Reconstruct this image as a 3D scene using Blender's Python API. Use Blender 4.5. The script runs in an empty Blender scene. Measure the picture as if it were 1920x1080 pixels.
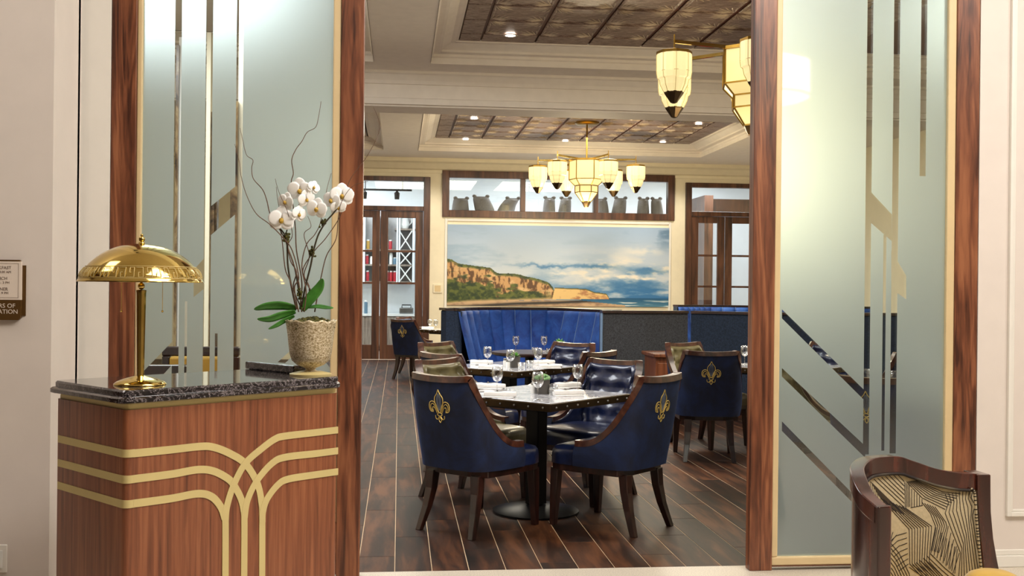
import bpy, bmesh, math, random
import numpy as np
from mathutils import Vector, Matrix, geometry
random.seed(7)
PI = math.pi
sc = bpy.context.scene
COL = sc.collection
# ------------------------------------------------------------------ camera
F, TH, ROLL, H = 2000.0, math.atan(212/2000.0), 0.0105, 1.45
cam_d = bpy.data.cameras.new('camera'); cam = bpy.data.objects.new('camera', cam_d); COL.objects.link(cam)
cam_d.sensor_width = 36.0; cam_d.lens = 36.0*F/1920.0; cam_d.clip_start = .05; cam_d.clip_end = 200
cam.matrix_world = Matrix.Translation((0, 0, H)) @ Matrix.Rotation(-TH, 4, 'Z') @ Matrix.Rotation(PI/2, 4, 'X') @ Matrix.Rotation(ROLL, 4, 'Z')
sc.camera = cam
# ------------------------------------------------------------------ world, exposure
w = bpy.data.worlds.new('world'); sc.world = w; w.use_nodes = True
w.node_tree.nodes['Background'].inputs[0].default_value = (1.0, .93, .84, 1)
w.node_tree.nodes['Background'].inputs[1].default_value = .14
sc.view_settings.view_transform = 'Standard'; sc.view_settings.look = 'None'
sc.view_settings.gamma = 1; sc.view_settings.use_curve_mapping = False
sc.view_settings.exposure = 0.0

def area(name, loc, size, power, color=(1, .93, .83), target=None, size_y=None, spread=PI):
    d = bpy.data.lights.new(name, 'AREA'); d.energy = power; d.color = color; d.size = size; d.spread = spread
    if size_y: d.shape = 'RECTANGLE'; d.size_y = size_y
    o = bpy.data.objects.new(name, d); COL.objects.link(o); o.location = loc
    if target: o.rotation_euler = (Vector(target)-Vector(loc)).to_track_quat('-Z', 'Y').to_euler()
    return o
# lobby (camera side) ceiling lights
area('lobby_light', (3.0, 1.9, 4.75), 1.4, 200, (1, .94, .87), (-.6, 4.4, .9))
area('lobby_light', (1.2, 2.4, 4.72), 2.0, 110, (1, .93, .85))
area('lobby_light', (-3.2, 3.9, 4.6), 1.2, 26, (1, .94, .88), (-2.4, 4.95, 1.3))
area('lobby_light', (4.8, 2.4, 4.7), 1.2, 72, (1, .95, .9), (3.8, 5.3, 1.6))
# dining room ceiling lights, plus one added fill on the left
area('dining_light', (.6, 16.5, 3.95), 2.4, 170, (1, .92, .76))
area('dining_light', (3.6, 16.5, 3.95), 2.4, 170, (1, .92, .76))
area('dining_light', (2.2, 9.3, 4.12), 1.6, 60, (1, .93, .82))
area('dining_light', (-2.4, 8.6, 4.15), 2.6, 270, (.94, .97, 1))  # added fill, no ceiling fixture; brightens the left etched screen from behind
area('dining_light', (5.6, 8.6, 4.0), 2.0, 120, (1, .95, .8))
# pantry behind the rear wall
area('pantry_light', (-1.5, 22.6, 4.1), 1.6, 230, (.86, .92, 1))
area('pantry_light', (3.0, 22.6, 4.1), 1.6, 130, (.86, .92, 1))
area('pantry_light', (6.8, 22.6, 4.1), 1.6, 200, (.92, .95, 1))

def spot(name, loc, target, power, angle=60, color=(1, .93, .82), r=.05, blend=.5):
    d = bpy.data.lights.new(name, 'SPOT'); d.energy = power; d.color = color; d.spot_size = math.radians(angle); d.spot_blend = blend
    d.shadow_soft_size = r
    o = bpy.data.objects.new(name, d); COL.objects.link(o); o.location = loc
    o.rotation_euler = (Vector(target)-Vector(loc)).to_track_quat('-Z', 'Y').to_euler()
    return o

# ------------------------------------------------------------------ pixel -> world
cr, sr, ct, st = math.cos(ROLL), math.sin(ROLL), math.cos(TH), math.sin(TH)
def ray(px, py):
    u, v = px-960, py-540
    u, v = u*cr+v*sr, -u*sr+v*cr
    return Vector((u/F*ct+st, -u/F*st+ct, -v/F))
def atZ(px, py, z): d = ray(px, py); return Vector((0, 0, H))+d*((z-H)/d.z)
def atY(px, py, y): d = ray(px, py); return Vector((0, 0, H))+d*(y/d.y)
def atP(px, py, p0, n):
    d = ray(px, py); o = Vector((0, 0, H)); return o+d*((Vector(p0)-o).dot(n)/d.dot(n))
def px_of(p):
    x = p[0]*ct-p[1]*st; z = p[0]*st+p[1]*ct; y = p[2]-H
    u, v = F*x/z, -F*y/z
    return (960+u*cr-v*sr, 540+u*sr+v*cr)

# ------------------------------------------------------------------ materials
def lin(c): return tuple(((x/255+.055)/1.055)**2.4 if x/255 > .04045 else x/255/12.92 for x in c)
class NT:
    def __init__(s, name):
        s.m = bpy.data.materials.new(name); s.m.use_nodes = True; s.t = s.m.node_tree
        s.p = s.t.nodes['Principled BSDF']; s.out = s.t.nodes['Material Output']
    def n(s, typ, **kw):
        nd = s.t.nodes.new(typ)
        for k, v in kw.items():
            if hasattr(nd, k) and not k.startswith('i_'): setattr(nd, k, v)
            else: nd.inputs[k[2:].replace('_', ' ') if k.startswith('i_') else k].default_value = v
        return nd
    def l(s, a, b): s.t.links.new(a, b)
    def ramp(s, fac, stops, interp='LINEAR'):
        r = s.t.nodes.new('ShaderNodeValToRGB'); r.color_ramp.interpolation = interp
        e = r.color_ramp.elements
        while len(e) < len(stops): e.new(.5)
        for el, (p, c) in zip(e, stops): el.position = p; el.color = (*c[:3], 1)
        s.l(fac, r.inputs[0]); return r.outputs[0]
    def coord(s, scale=(1, 1, 1), kind='Object', rot=(0, 0, 0)):
        tc = s.n('ShaderNodeTexCoord'); mp = s.n('ShaderNodeMapping'); mp.inputs['Scale'].default_value = scale
        mp.inputs['Rotation'].default_value = rot
        s.l(tc.outputs[kind], mp.inputs[0]); return mp.outputs[0]
    def noise(s, vec, scale, detail=4, rough=.5, dist=0):
        nd = s.n('ShaderNodeTexNoise'); nd.inputs['Scale'].default_value = scale; nd.inputs['Detail'].default_value = detail
        nd.inputs['Roughness'].default_value = rough; nd.inputs['Distortion'].default_value = dist
        s.l(vec, nd.inputs['Vector']); return nd.outputs[0]
    def bump(s, h, strength, dist=.01):
        b = s.n('ShaderNodeBump'); b.inputs['Strength'].default_value = strength; b.inputs['Distance'].default_value = dist
        s.l(h, b.inputs['Height']); s.l(b.outputs[0], s.p.inputs['Normal'])
    def set(s, **kw):
        names = dict(col='Base Color', rough='Roughness', metal='Metallic', spec='Specular IOR Level', trans='Transmission Weight', ior='IOR',
                     emit='Emission Color', estr='Emission Strength', coat='Coat Weight', sheen='Sheen Weight', crough='Coat Roughness')
        for k, v in kw.items():
            i = s.p.inputs[names[k]]
            if k in ('col', 'emit'): v = (*v[:3], 1)
            i.default_value = v
        return s
def plain(name, rgb, rough=.5, metal=0, var=.04, scale=8, bump=0, **kw):
    t = NT(name); t.set(rough=rough, metal=metal, **kw)
    c = lin(rgb); v = t.noise(t.coord(), scale, 5)
    t.l(t.ramp(v, [(.3, tuple(x*(1-var*2) for x in c)), (.7, tuple(min(1, x*(1+var*2)) for x in c))]), t.p.inputs['Base Color'])
    if bump: t.bump(v, bump)
    return t.m
def wood(name, dark, mid, light, grain=(1, 1, .06), scale=14, rough=.35, coat=.2, figure=1.0, seed=0.0, rand=False):
    t = NT(name); t.set(rough=rough, coat=coat, crough=.15)
    tc = t.n('ShaderNodeTexCoord'); mp = t.n('ShaderNodeMapping'); mp.inputs['Scale'].default_value = grain
    mp.inputs['Location'].default_value = (seed, seed*.7, seed*.3)
    src = tc.outputs['Object']
    oi = t.n('ShaderNodeObjectInfo')
    add = t.n('ShaderNodeVectorMath', operation='MULTIPLY_ADD')
    cb = t.n('ShaderNodeCombineXYZ')
    for i in range(3): t.l(oi.outputs['Random'], cb.inputs[i])
    t.l(cb.outputs[0], add.inputs[0]); add.inputs[1].default_value = (7, 5, 3) if rand else (0, 0, 0)
    t.l(src, add.inputs[2]); t.l(add.outputs[0], mp.inputs[0])
    n1 = t.noise(mp.outputs[0], scale, 6, .6, .4); n2 = t.noise(mp.outputs[0], scale*.22*figure, 3, .5, 1.5)
    wv = t.n('ShaderNodeMath', operation='MULTIPLY'); t.l(n2, wv.inputs[0]); wv.inputs[1].default_value = 26
    sn = t.n('ShaderNodeMath', operation='SINE'); t.l(wv.outputs[0], sn.inputs[0])
    m1 = t.n('ShaderNodeMath', operation='MULTIPLY_ADD'); t.l(sn.outputs[0], m1.inputs[0]); m1.inputs[1].default_value = .07*figure; t.l(n1, m1.inputs[2])
    fac = m1.outputs[0]
    if rand:
        m2 = t.n('ShaderNodeMath', operation='MULTIPLY_ADD'); t.l(oi.outputs['Random'], m2.inputs[0]); m2.inputs[1].default_value = .22
        m3 = t.n('ShaderNodeMath', operation='SUBTRACT'); t.l(fac, m3.inputs[0]); m3.inputs[1].default_value = .11
        t.l(m3.outputs[0], m2.inputs[2]); fac = m2.outputs[0]
    t.l(t.ramp(fac, [(.28, lin(dark)), (.5, lin(mid)), (.74, lin(light))]), t.p.inputs['Base Color'])
    t.bump(n1, .08, .003)
    return t.m
M = {}
M['walnut'] = wood('walnut', (64, 33, 21), (114, 66, 43), (152, 96, 64), (1, 1, .08), 22, .38, .15, 1.6)
M['walnut_v'] = wood('walnut_veneer', (92, 48, 28), (132, 76, 48), (160, 100, 66), (1, 1, .035), 60, .4, .15, .5)
M['mahogany'] = wood('dark_mahogany', (18, 7, 5), (38, 16, 12), (58, 28, 20), (1, 1, .2), 22, .28, .4)
M['trimwood'] = wood('chair_trim_wood', (40, 18, 11), (68, 34, 22), (98, 56, 38), (1, 1, 1), 16, .28, .4)
M['doorwood'] = wood('door_wood', (46, 25, 14), (80, 47, 30), (110, 70, 46), (1, 1, .1), 10, .4, .2)
M['armwood'] = wood('armchair_wood', (28, 9, 7), (54, 22, 17), (92, 44, 32), (1, 1, .2), 14, .22, .6)
M['plank'] = wood('plank_wood', (18, 9, 5), (50, 27, 15), (96, 58, 34), (1, .12, 1), 12, .5, 0, 1.0, rand=True)
M['plank'].node_tree.nodes['Principled BSDF'].inputs['Specular IOR Level'].default_value = .28
M['wall'] = plain('wall_paint', (222, 212, 204), .75, var=.01)
M['white'] = plain('white_trim_paint', (232, 228, 220), .5, var=.01)
M['cream'] = plain('cream_paint', (230, 220, 194), .6, var=.015)
M['ceil'] = plain('ceiling_paint', (236, 228, 218), .7, var=.015)
M['beige'] = plain('champagne_trim', (214, 190, 146), .4, var=.02)
M['goldtrim'] = plain('gold_trim', (176, 140, 78), .35, .6, var=.03)
M['inlay'] = plain('brass_inlay', (208, 190, 132), .45, .1, var=.02)
M['terrazzo'] = plain('terrazzo_floor', (206, 196, 180), .35, var=.14, scale=160)
M['white_room'] = plain('pantry_white', (232, 236, 240), .7, var=.01)
M['black'] = plain('black_metal', (18, 17, 18), .35, .6)
M['bronze'] = plain('dark_bronze', (64, 48, 26), .35, .8)
M['steel'] = plain('steel', (150, 150, 150), .3, 1)
M['linen'] = plain('white_linen', (238, 236, 234), .8, var=.02, scale=40, bump=.1)
M['ceramic'] = plain('white_ceramic', (235, 235, 232), .3)
M['leaf'] = plain('green_leaf', (62, 122, 44), .4, var=.2, scale=20)
M['succulent'] = plain('succulent_green', (132, 176, 116), .5, var=.2, scale=40)
M['moss'] = plain('moss', (72, 70, 26), .95, var=.45, scale=90, bump=.6)
M['twig'] = plain('twig_bark', (92, 64, 46), .7, var=.2, scale=60)
M['stem'] = plain('orchid_stem', (52, 44, 26), .5, var=.2, scale=60)
M['petal'] = plain('orchid_petal', (255, 255, 254), .5, var=.02, scale=30)
M['throat'] = plain('orchid_throat', (186, 150, 50), .5, var=.3, scale=90)
M['potgrey'] = plain('grey_pot', (74, 70, 66), .6, var=.1)
M['jarred'] = plain('red_tin', (176, 30, 44), .4)
M['jarblue'] = plain('glass_bluegrey', (90, 120, 140), .3)
M['greywood'] = wood('grey_oak', (104, 92, 84), (140, 126, 114), (166, 152, 140), (1, 1, .1), 12, .5, 0)
M['pantryback'] = plain('pantry_back', (176, 172, 170), .7)
M['sack'] = plain('burlap', (120, 112, 108), .9, var=.14, scale=60, bump=.3)
M['olive'] = plain('olive_leather', (108, 100, 68), .33, var=.08, scale=30, bump=.05, coat=.2)
M['navyleather'] = plain('navy_leather', (22, 32, 66), .3, var=.1, scale=40, bump=.05, coat=.3)
M['goldleather'] = plain('gold_leather', (178, 138, 52), .45, var=.06)
M['gold_fabric'] = plain('gold_velvet', (196, 158, 62), .6, var=.06, sheen=.4)
M['signivory'] = plain('sign_ivory', (226, 212, 198), .5, var=.01)
M['signbrown'] = plain('sign_brown', (94, 66, 30), .4, .3, var=.03)
M['ink'] = plain('sign_ink', (126, 108, 98), .6)
M['thread'] = plain('gold_thread', (214, 186, 104), .4, .3, var=.08, scale=200)
M['thread2'] = plain('silver_thread', (132, 142, 160), .4, .3, var=.08, scale=200)
M['grout'] = plain('pale_grout', (214, 186, 150), .6)
M['fabbase'] = plain('armchair_fabric', (180, 166, 136), .85, var=.04, scale=90, bump=.1)
M['fabline'] = plain('fabric_line', (26, 18, 20), .85)
M['greytweed'] = plain('grey_tweed', (62, 64, 70), .9, var=.22, scale=70, bump=.15)
M['navyfabric'] = plain('navy_fabric', (30, 44, 66), .9, var=.2, scale=60, bump=.15)
M['teal'] = plain('teal_panel', (60, 120, 130), .6)
M['seam'] = plain('piping_blue', (120, 150, 190), .6)
def brass():
    t = NT('polished_brass'); t.set(metal=1, rough=.09)
    v = t.noise(t.coord(), 6, 3); t.l(t.ramp(v, [(.3, lin((204, 174, 92))), (.7, lin((226, 200, 122)))]), t.p.inputs['Base Color']); return t.m
M['brass'] = brass()
M['brass2'] = plain('antique_brass', (150, 118, 52), .3, 1, var=.08)
def velvet(name, a, b, sheen=.9):
    t = NT(name); t.set(rough=.75, sheen=sheen)
    v = t.noise(t.coord(), 5, 6, .65, .6); v2 = t.noise(t.coord(), 60, 3)
    t.l(t.ramp(v, [(.3, lin(a)), (.72, lin(b))]), t.p.inputs['Base Color'])
    t.p.inputs['Sheen Tint'].default_value = (*lin((70, 120, 200)), 1); t.p.inputs['Sheen Roughness'].default_value = .35
    t.bump(v2, .1, .002); return t.m
M['velvet'] = velvet('navy_velvet', (5, 9, 30), (18, 40, 84), .22)
M['bluevelvet'] = velvet('blue_velvet', (14, 44, 116), (44, 96, 182), .5)
def marble_black():
    t = NT('black_marble'); t.set(rough=.08, coat=.5)
    c = t.coord(); v = t.noise(c, 16, 9, .7, 2.2); v2 = t.noise(c, 55, 7, .75, 2.5)
    d = t.n('ShaderNodeMath', operation='SUBTRACT'); t.l(v, d.inputs[0]); d.inputs[1].default_value = .5
    a = t.n('ShaderNodeMath', operation='ABSOLUTE'); t.l(d.outputs[0], a.inputs[0])
    vein = t.ramp(a.outputs[0], [(0, (.5, .45, .46)), (.008, (.12, .1, .11)), (.022, (.012, .01, .012))])
    fl = t.ramp(v2, [(.6, (0, 0, 0)), (.7, (.2, .17, .18))])
    mx = t.n('ShaderNodeMix', data_type='RGBA', blend_type='ADD'); mx.inputs[0].default_value = 1
    t.l(vein, mx.inputs[6]); t.l(fl, mx.inputs[7]); t.l(mx.outputs[2], t.p.inputs['Base Color']); return t.m
M['marble'] = marble_black()
def marble_white():
    t = NT('white_marble'); t.set(rough=.1, coat=.4)
    v = t.noise(t.coord(), 4, 8, .6, 1.5)
    t.l(t.ramp(v, [(.4, lin((226, 226, 232))), (.5, lin((176, 178, 188))), (.56, lin((230, 230, 234)))]), t.p.inputs['Base Color']); return t.m
M['marblew'] = marble_white()
def marble_brown():
    t = NT('brown_marble'); t.set(rough=.2)
    v = t.noise(t.coord((1, 1, .4)), 5, 8, .7, 1.2)
    t.l(t.ramp(v, [(.4, lin((40, 30, 22))), (.52, lin((110, 86, 58))), (.62, lin((150, 128, 92)))]), t.p.inputs['Base Color']); return t.m
M['marbleb'] = marble_brown()
def thin_glass(name, tint=(1, 1, 1), refl=.08, maxr=.7):
    t = NT(name); t.t.nodes.remove(t.p)
    tr = t.n('ShaderNodeBsdfTransparent'); tr.inputs[0].default_value = (*tint, 1)
    gl = t.n('ShaderNodeBsdfGlossy'); gl.inputs['Roughness'].default_value = .02; gl.inputs[0].default_value = (1, 1, 1, 1)
    fr = t.n('ShaderNodeLayerWeight'); fr.inputs[0].default_value = .35
    rm = t.n('ShaderNodeMapRange'); t.l(fr.outputs['Facing'], rm.inputs[0])
    rm.inputs[3].default_value = refl; rm.inputs[4].default_value = maxr
    mx = t.n('ShaderNodeMixShader'); t.l(rm.outputs[0], mx.inputs[0]); t.l(tr.outputs[0], mx.inputs[1]); t.l(gl.outputs[0], mx.inputs[2])
    t.l(mx.outputs[0], t.out.inputs[0]); return t.m
M['glass'] = thin_glass('clear_glass', (.93, .96, .95), .04, .5)
M['wineglass'] = thin_glass('stemware_glass', (.95, .96, .97), .06, .85)
def frost():
    t = NT('etched_glass'); t.t.nodes.remove(t.p)
    df = t.n('ShaderNodeBsdfDiffuse'); df.inputs[0].default_value = (*lin((172, 190, 198)), 1)
    tl = t.n('ShaderNodeBsdfTranslucent'); tl.inputs[0].default_value = (*lin((236, 242, 240)), 1)
    rf = t.n('ShaderNodeBsdfRefraction'); rf.inputs['Roughness'].default_value = 1.0; rf.inputs['IOR'].default_value = 1.25
    rf.inputs[0].default_value = (.84, .95, .96, 1)
    gl = t.n('ShaderNodeBsdfGlossy'); gl.inputs['Roughness'].default_value = .03
    m1 = t.n('ShaderNodeMixShader'); m1.inputs[0].default_value = .35; t.l(df.outputs[0], m1.inputs[1]); t.l(tl.outputs[0], m1.inputs[2])
    m2 = t.n('ShaderNodeMixShader'); m2.inputs[0].default_value = .68; t.l(m1.outputs[0], m2.inputs[1]); t.l(rf.outputs[0], m2.inputs[2])
    m3 = t.n('ShaderNodeMixShader'); m3.inputs[0].default_value = .10; t.l(m2.outputs[0], m3.inputs[1]); t.l(gl.outputs[0], m3.inputs[2])
    t.l(m3.outputs[0], t.out.inputs[0]); return t.m
M['frost'] = frost()
def glow(name, rgb, s):
    t = NT(name); t.set(col=tuple(.35*x for x in lin(rgb)), emit=lin(rgb), estr=s, rough=.4); return t.m
M['lamp_glass'] = glow('lit_ribbed_glass', (255, 232, 168), .82)
M['lamp_panel'] = glow('lit_cream_glass', (255, 230, 158), .7)
M['lamp_core'] = glow('lit_core', (255, 244, 214), 6)
M['downlight'] = glow('downlight_glow', (255, 246, 232), 14)
M['drum'] = glow('drum_shade_glow', (255, 240, 206), 8.0)
def tile_mat():
    t = NT('pressed_tin'); t.set(rough=.42, metal=.1)
    v = t.noise(t.coord((1, 3, 1)), 9, 6, .75, .8)
    t.l(t.ramp(v, [(.35, lin((84, 62, 52))), (.5, lin((136, 114, 102))), (.68, lin((178, 160, 148)))]), t.p.inputs['Base Color'])
    t.bump(v, .3, .01); return t.m
M['tile'] = tile_mat()
M['tilefan'] = plain('tin_fan_relief', (190, 174, 156), .4, .1, var=.15, scale=10)
M['tilebar'] = plain('tile_bar', (92, 52, 36), .5, 0, var=.1)
def silver_vase():
    t = NT('mercury_glass'); t.set(metal=.35, rough=.4)
    c = t.coord(); v = t.noise(t.coord((1, 1, 1.6), rot=(0, .5, 0)), 120, 5, .75, .6); g = t.noise(t.coord((1, 1, 2)), 6, 3)
    t.l(t.ramp(v, [(.38, lin((110, 90, 56))), (.48, lin((190, 172, 134))), (.6, lin((232, 222, 202)))]), t.p.inputs['Base Color'])
    t.bump(v, .5, .002); return t.m
M['vase'] = silver_vase()

# ------------------------------------------------------------------ mesh builder
class B:
    def __init__(s): s.v = []; s.f = []; s.mi = []; s.cur = 0
    def add(s, vs, fs):
        o = len(s.v); s.v += [tuple(v) for v in vs]; s.f += [tuple(i+o for i in f) for f in fs]; s.mi += [s.cur]*len(fs); return s
    def box(s, a, b, m=None):
        x0, y0, z0 = [min(a[i], b[i]) for i in range(3)]; x1, y1, z1 = [max(a[i], b[i]) for i in range(3)]
        vs = [(x0,y0,z0),(x1,y0,z0),(x1,y1,z0),(x0,y1,z0),(x0,y0,z1),(x1,y0,z1),(x1,y1,z1),(x0,y1,z1)]
        if m: vs = [m @ Vector(v) for v in vs]
        return s.add(vs, [(0,3,2,1),(4,5,6,7),(0,1,5,4),(1,2,6,5),(2,3,7,6),(3,0,4,7)])
    def rings(s, rs, cap=True, closed=True):
        n = len(rs[0]); vs = [p for r in rs for p in r]; fs = []
        for i in range(len(rs)-1):
            for j in range(n if closed else n-1):
                k = (j+1) % n; fs.append((i*n+j, i*n+k, (i+1)*n+k, (i+1)*n+j))
        if cap and closed: fs.append(tuple(range(n))[::-1]); fs.append(tuple((len(rs)-1)*n+j for j in range(n)))
        return s.add(vs, fs)
    def lathe(s, prof, c=(0, 0, 0), n=24, cap=False, sq=None):
        rs = [[(c[0]+r*math.cos(2*PI*j/n), c[1]+r*math.sin(2*PI*j/n), c[2]+z) for j in range(n)] for r, z in prof]
        return s.rings(rs, cap)
    def tube(s, pts, r, n=6, cap=True):
        pts = [Vector(p) for p in pts]; rs = []; up = None
        for i, p in enumerate(pts):
            t = (pts[min(i+1, len(pts)-1)]-pts[max(i-1, 0)]).normalized()
            if up is None: up = t.orthogonal().normalized()
            a = (up-t*up.dot(t)).normalized(); b = t.cross(a); up = a
            rr = r[i] if isinstance(r, (list, tuple)) else r
            rs.append([p+(a*math.cos(2*PI*j/n)+b*math.sin(2*PI*j/n))*rr for j in range(n)])
        return s.rings(rs, cap)
    def sweep(s, pts, sect, up=(0, 0, 1), cap=True):
        # sect: list of (across, upwards)
        pts = [Vector(p) for p in pts]; up = Vector(up); rs = []
        for i, p in enumerate(pts):
            t = (pts[min(i+1, len(pts)-1)]-pts[max(i-1, 0)]).normalized()
            a = t.cross(up).normalized(); b = a.cross(t).normalized()
            rs.append([p+a*x+b*y for x, y in sect])
        return s.rings(rs, cap)
    def prism(s, poly, z0, z1, m=None):
        n = len(poly); vs = [(x, y, z0) for x, y in poly]+[(x, y, z1) for x, y in poly]
        if m: vs = [m @ Vector(v) for v in vs]
        return s.add(vs, [tuple(range(n))[::-1], tuple(range(n, 2*n))]+[(i, (i+1) % n, (i+1) % n+n, i+n) for i in range(n)])
    def grid(s, P, closed=False):
        nu, nv = len(P), len(P[0]); vs = [p for r in P for p in r]; fs = []
        for i in range(nu-1):
            for j in range(nv-1): fs.append((i*nv+j, (i+1)*nv+j, (i+1)*nv+j+1, i*nv+j+1))
        return s.add(vs, fs)
    def sphere(s, c, r, n=12, m=8, sc3=(1, 1, 1)):
        rs = []
        for i in range(m+1):
            a = -PI/2+PI*i/m; rr = max(math.cos(a), .001)
            rs.append([(c[0]+r*sc3[0]*rr*math.cos(2*PI*j/n), c[1]+r*sc3[1]*rr*math.sin(2*PI*j/n), c[2]+r*sc3[2]*math.sin(a)) for j in range(n)])
        return s.rings(rs)
    def ribbon(s, pts, w, n, t=.002):
        # flat strip along pts in the plane with normal n, thickness t
        pts = [Vector(p) for p in pts]; n = Vector(n).normalized(); rs = []
        for i, p in enumerate(pts):
            d = (pts[min(i+1, len(pts)-1)]-pts[max(i-1, 0)]).normalized(); a = d.cross(n).normalized()*w/2
            rs.append([p-a, p+a, p+a+n*t, p-a+n*t])
        return s.rings(rs)
    def build(s, name, mats, parent=None, smooth=False, world=False, bevel=0, seg=2, subsurf=0, kind=None, label=None):
        me = bpy.data.meshes.new(name)
        vs = s.v
        if world and parent:
            l = parent.location; vs = [(v[0]-l.x, v[1]-l.y, v[2]-l.z) for v in vs]
        me.from_pydata(vs, [], s.f)
        if not isinstance(mats, (list, tuple)): mats = [mats]
        for m in mats: me.materials.append(m)
        me.polygons.foreach_set('material_index', s.mi)
        bm = bmesh.new(); bm.from_mesh(me); bmesh.ops.recalc_face_normals(bm, faces=bm.faces); bm.to_mesh(bm and me); bm.free()
        if smooth:
            me.shade_smooth()
            if smooth != 'all':
                me.set_sharp_from_angle(angle=math.radians(smooth if smooth is not True and isinstance(smooth, (int, float)) else 40))
        o = bpy.data.objects.new(name, me); COL.objects.link(o)
        if parent: o.parent = parent
        if bevel:
            b = o.modifiers.new('bevel', 'BEVEL'); b.width = bevel; b.segments = seg; b.limit_method = 'ANGLE'; b.angle_limit = math.radians(40)
        if subsurf:
            b = o.modifiers.new('sub', 'SUBSURF'); b.levels = b.render_levels = subsurf
        if kind: o['kind'] = kind
        if label: o['label'] = label
        return o
def thing(name, label, cat, loc=(0, 0, 0), rz=0, group=None):
    o = bpy.data.objects.new(name, None); COL.objects.link(o); o.location = loc; o.rotation_euler = (0, 0, rz)
    o.empty_display_size = .1
    o['label'] = label; o['category'] = cat
    if group: o['group'] = group
    return o
def tag(o, label, cat, group=None, kind=None):
    o['label'] = label; o['category'] = cat
    if group: o['group'] = group
    if kind: o['kind'] = kind
    return o
def origin_to(o, loc):
    loc = Vector(loc); o.data.transform(Matrix.Translation(-loc)); o.location = loc; return o
CH = {}
def kids(o): return [c for c in bpy.data.objects if c.parent == o]
def dup(root, loc, rz=None, label=None, group=None):
    r = root.copy(); COL.objects.link(r); r.location = loc
    if rz is not None: r.rotation_euler = (0, 0, rz)
    if label: r['label'] = label
    if group: r['group'] = group
    if root.name not in CH: CH[root.name] = [(c, kids(c)) for c in kids(root)]
    for c, gs in CH[root.name]:
        c2 = c.copy(); COL.objects.link(c2); c2.parent = r
        for g in gs: g2 = g.copy(); COL.objects.link(g2); g2.parent = c2
    return r
def spline(pts, n=8):
    P = [Vector(p) for p in pts]; out = []
    for i in range(len(P)-1):
        p0, p1, p2, p3 = P[max(i-1, 0)], P[i], P[i+1], P[min(i+2, len(P)-1)]
        for k in range(n):
            t = k/n; out.append(.5*((2*p1)+(p2-p0)*t+(2*p0-5*p1+4*p2-p3)*t*t+(3*p1-p0-3*p2+p3)*t**3))
    out.append(P[-1]); return out
def interp(x, xs, ys): return float(np.interp(x, xs, ys))

# ================================================================== STRUCTURE
YG = 5.35          # front face of the glazed screen
YB = 21.3          # rear wall of the dining room
YF = 5.46          # where planks begin
ZC = 4.0           # soffit
XL, XR = -5.0, 8.2
def struct(o): o['kind'] = 'structure'; return o
X = lambda px, y=YG: atY(px, 540, y).x       # vertical line seen at this column at mid height
Zb = lambda py, px=1045: atY(px, py, YB).z

# floors
fl = struct(B().box((XL, YF, -.05), (XR, YB+.25, -.002)).build('floor', M['grout']))
b = B().box((-6, -7, -.05), (9, YF, .0)); lobby_floor = struct(b.build('floor', M['terrazzo'])); 
PW, PL, GAP = .19, 1.2, .0045
pm = B().box((0, 0, -.006), (PW-GAP, PL-GAP, .0)).build('plank', M['plank'], fl, bevel=.0015, seg=1)
pms = pm.data; pm.data.name = 'plank'
first = True; rest = B()
x0 = X(811, 5.46); x0 = atZ(811, 1070, 0).x
cnt = 0
for i in range(-30, 42):
    xx = x0+i*PW
    if xx < XL or xx+PW > XR: continue
    off = (i*0.37 % 1)*PL
    for j in range(-1, 14):
        y0 = YF+j*PL+off; y1 = y0+PL
        if y1 < YF+.02 or y0 > YB: continue
        whole = y0 >= YF and y1 < YB
        nearv = xx > -.35 and xx < 3.9 and y0 < 14.5 and px_of((xx, max(y0, YF)+.6, 0))[0] < 1500
        if nearv and cnt < 296:
            if whole and not first:
                o = bpy.data.objects.new('plank', pms); COL.objects.link(o); o.parent = fl; o.location = (xx, y0, 0)
                mb = o.modifiers.new('bevel', 'BEVEL'); mb.width = .0015; mb.segments = 1
            elif whole: pm.location = (xx, y0, 0); first = False
            else:
                B().box((0, 0, -.006), (PW-GAP, min(y1, YB)-max(y0, YF)-GAP, 0)).build('plank', M['plank'], fl).location = (xx, max(y0, YF), 0)
            cnt += 1
        else:
            rest.box((xx, max(y0, YF), -.006), (xx+PW-GAP, min(y1, YB)-GAP, 0))
rest.build('far_planks', M['plank'], fl, kind='stuff')

# rear wall with openings
def bx(px0, px1, py0, py1, ymid=None):
    """rect on the rear wall plane from pixels -> x0,x1,z0,z1"""
    return (atY(px0, (py0+py1)/2, YB).x, atY(px1, (py0+py1)/2, YB).x, atY((px0+px1)/2, py1, YB).z, atY((px0+px1)/2, py0, YB).z)
xD1 = X(805, YB); xT0, xT1 = X(833, YB), X(1257, YB); xD2 = X(1283, YB)
zDT = atY(742, 331, YB).z; zT0, zT1 = atY(1045, 405, YB).z, atY(1045, 330, YB).z
xD0 = X(560, YB); xD3 = xD2+(xD1-xD0)
b = B(); T = .2
b.box((XL, YB, 0), (xD0, YB+T, ZC+.3)); b.box((xD0, YB, zDT), (xD1, YB+T, ZC+.3)); b.box((xD1, YB, 0), (xT0, YB+T, ZC+.3))
b.box((xT0, YB, 0), (xT1, YB+T, zT0)); b.box((xT0, YB, zT1), (xT1, YB+T, ZC+.3)); b.box((xT1, YB, 0), (xD2, YB+T, ZC+.3))
b.box((xD2, YB, zDT), (xD3, YB+T, ZC+.3)); b.box((xD3, YB, 0), (XR, YB+T, ZC+.3))
struct(b.build('wall_back', M['cream']))
struct(B().box((XL-.2, YG+.05, 0), (XL, YB, ZC+.3)).build('wall_left', M['cream']))
struct(B().box((XR, YG+.05, 0), (XR+.2, YB, ZC+.3)).build('wall_right', M['cream']))
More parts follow.
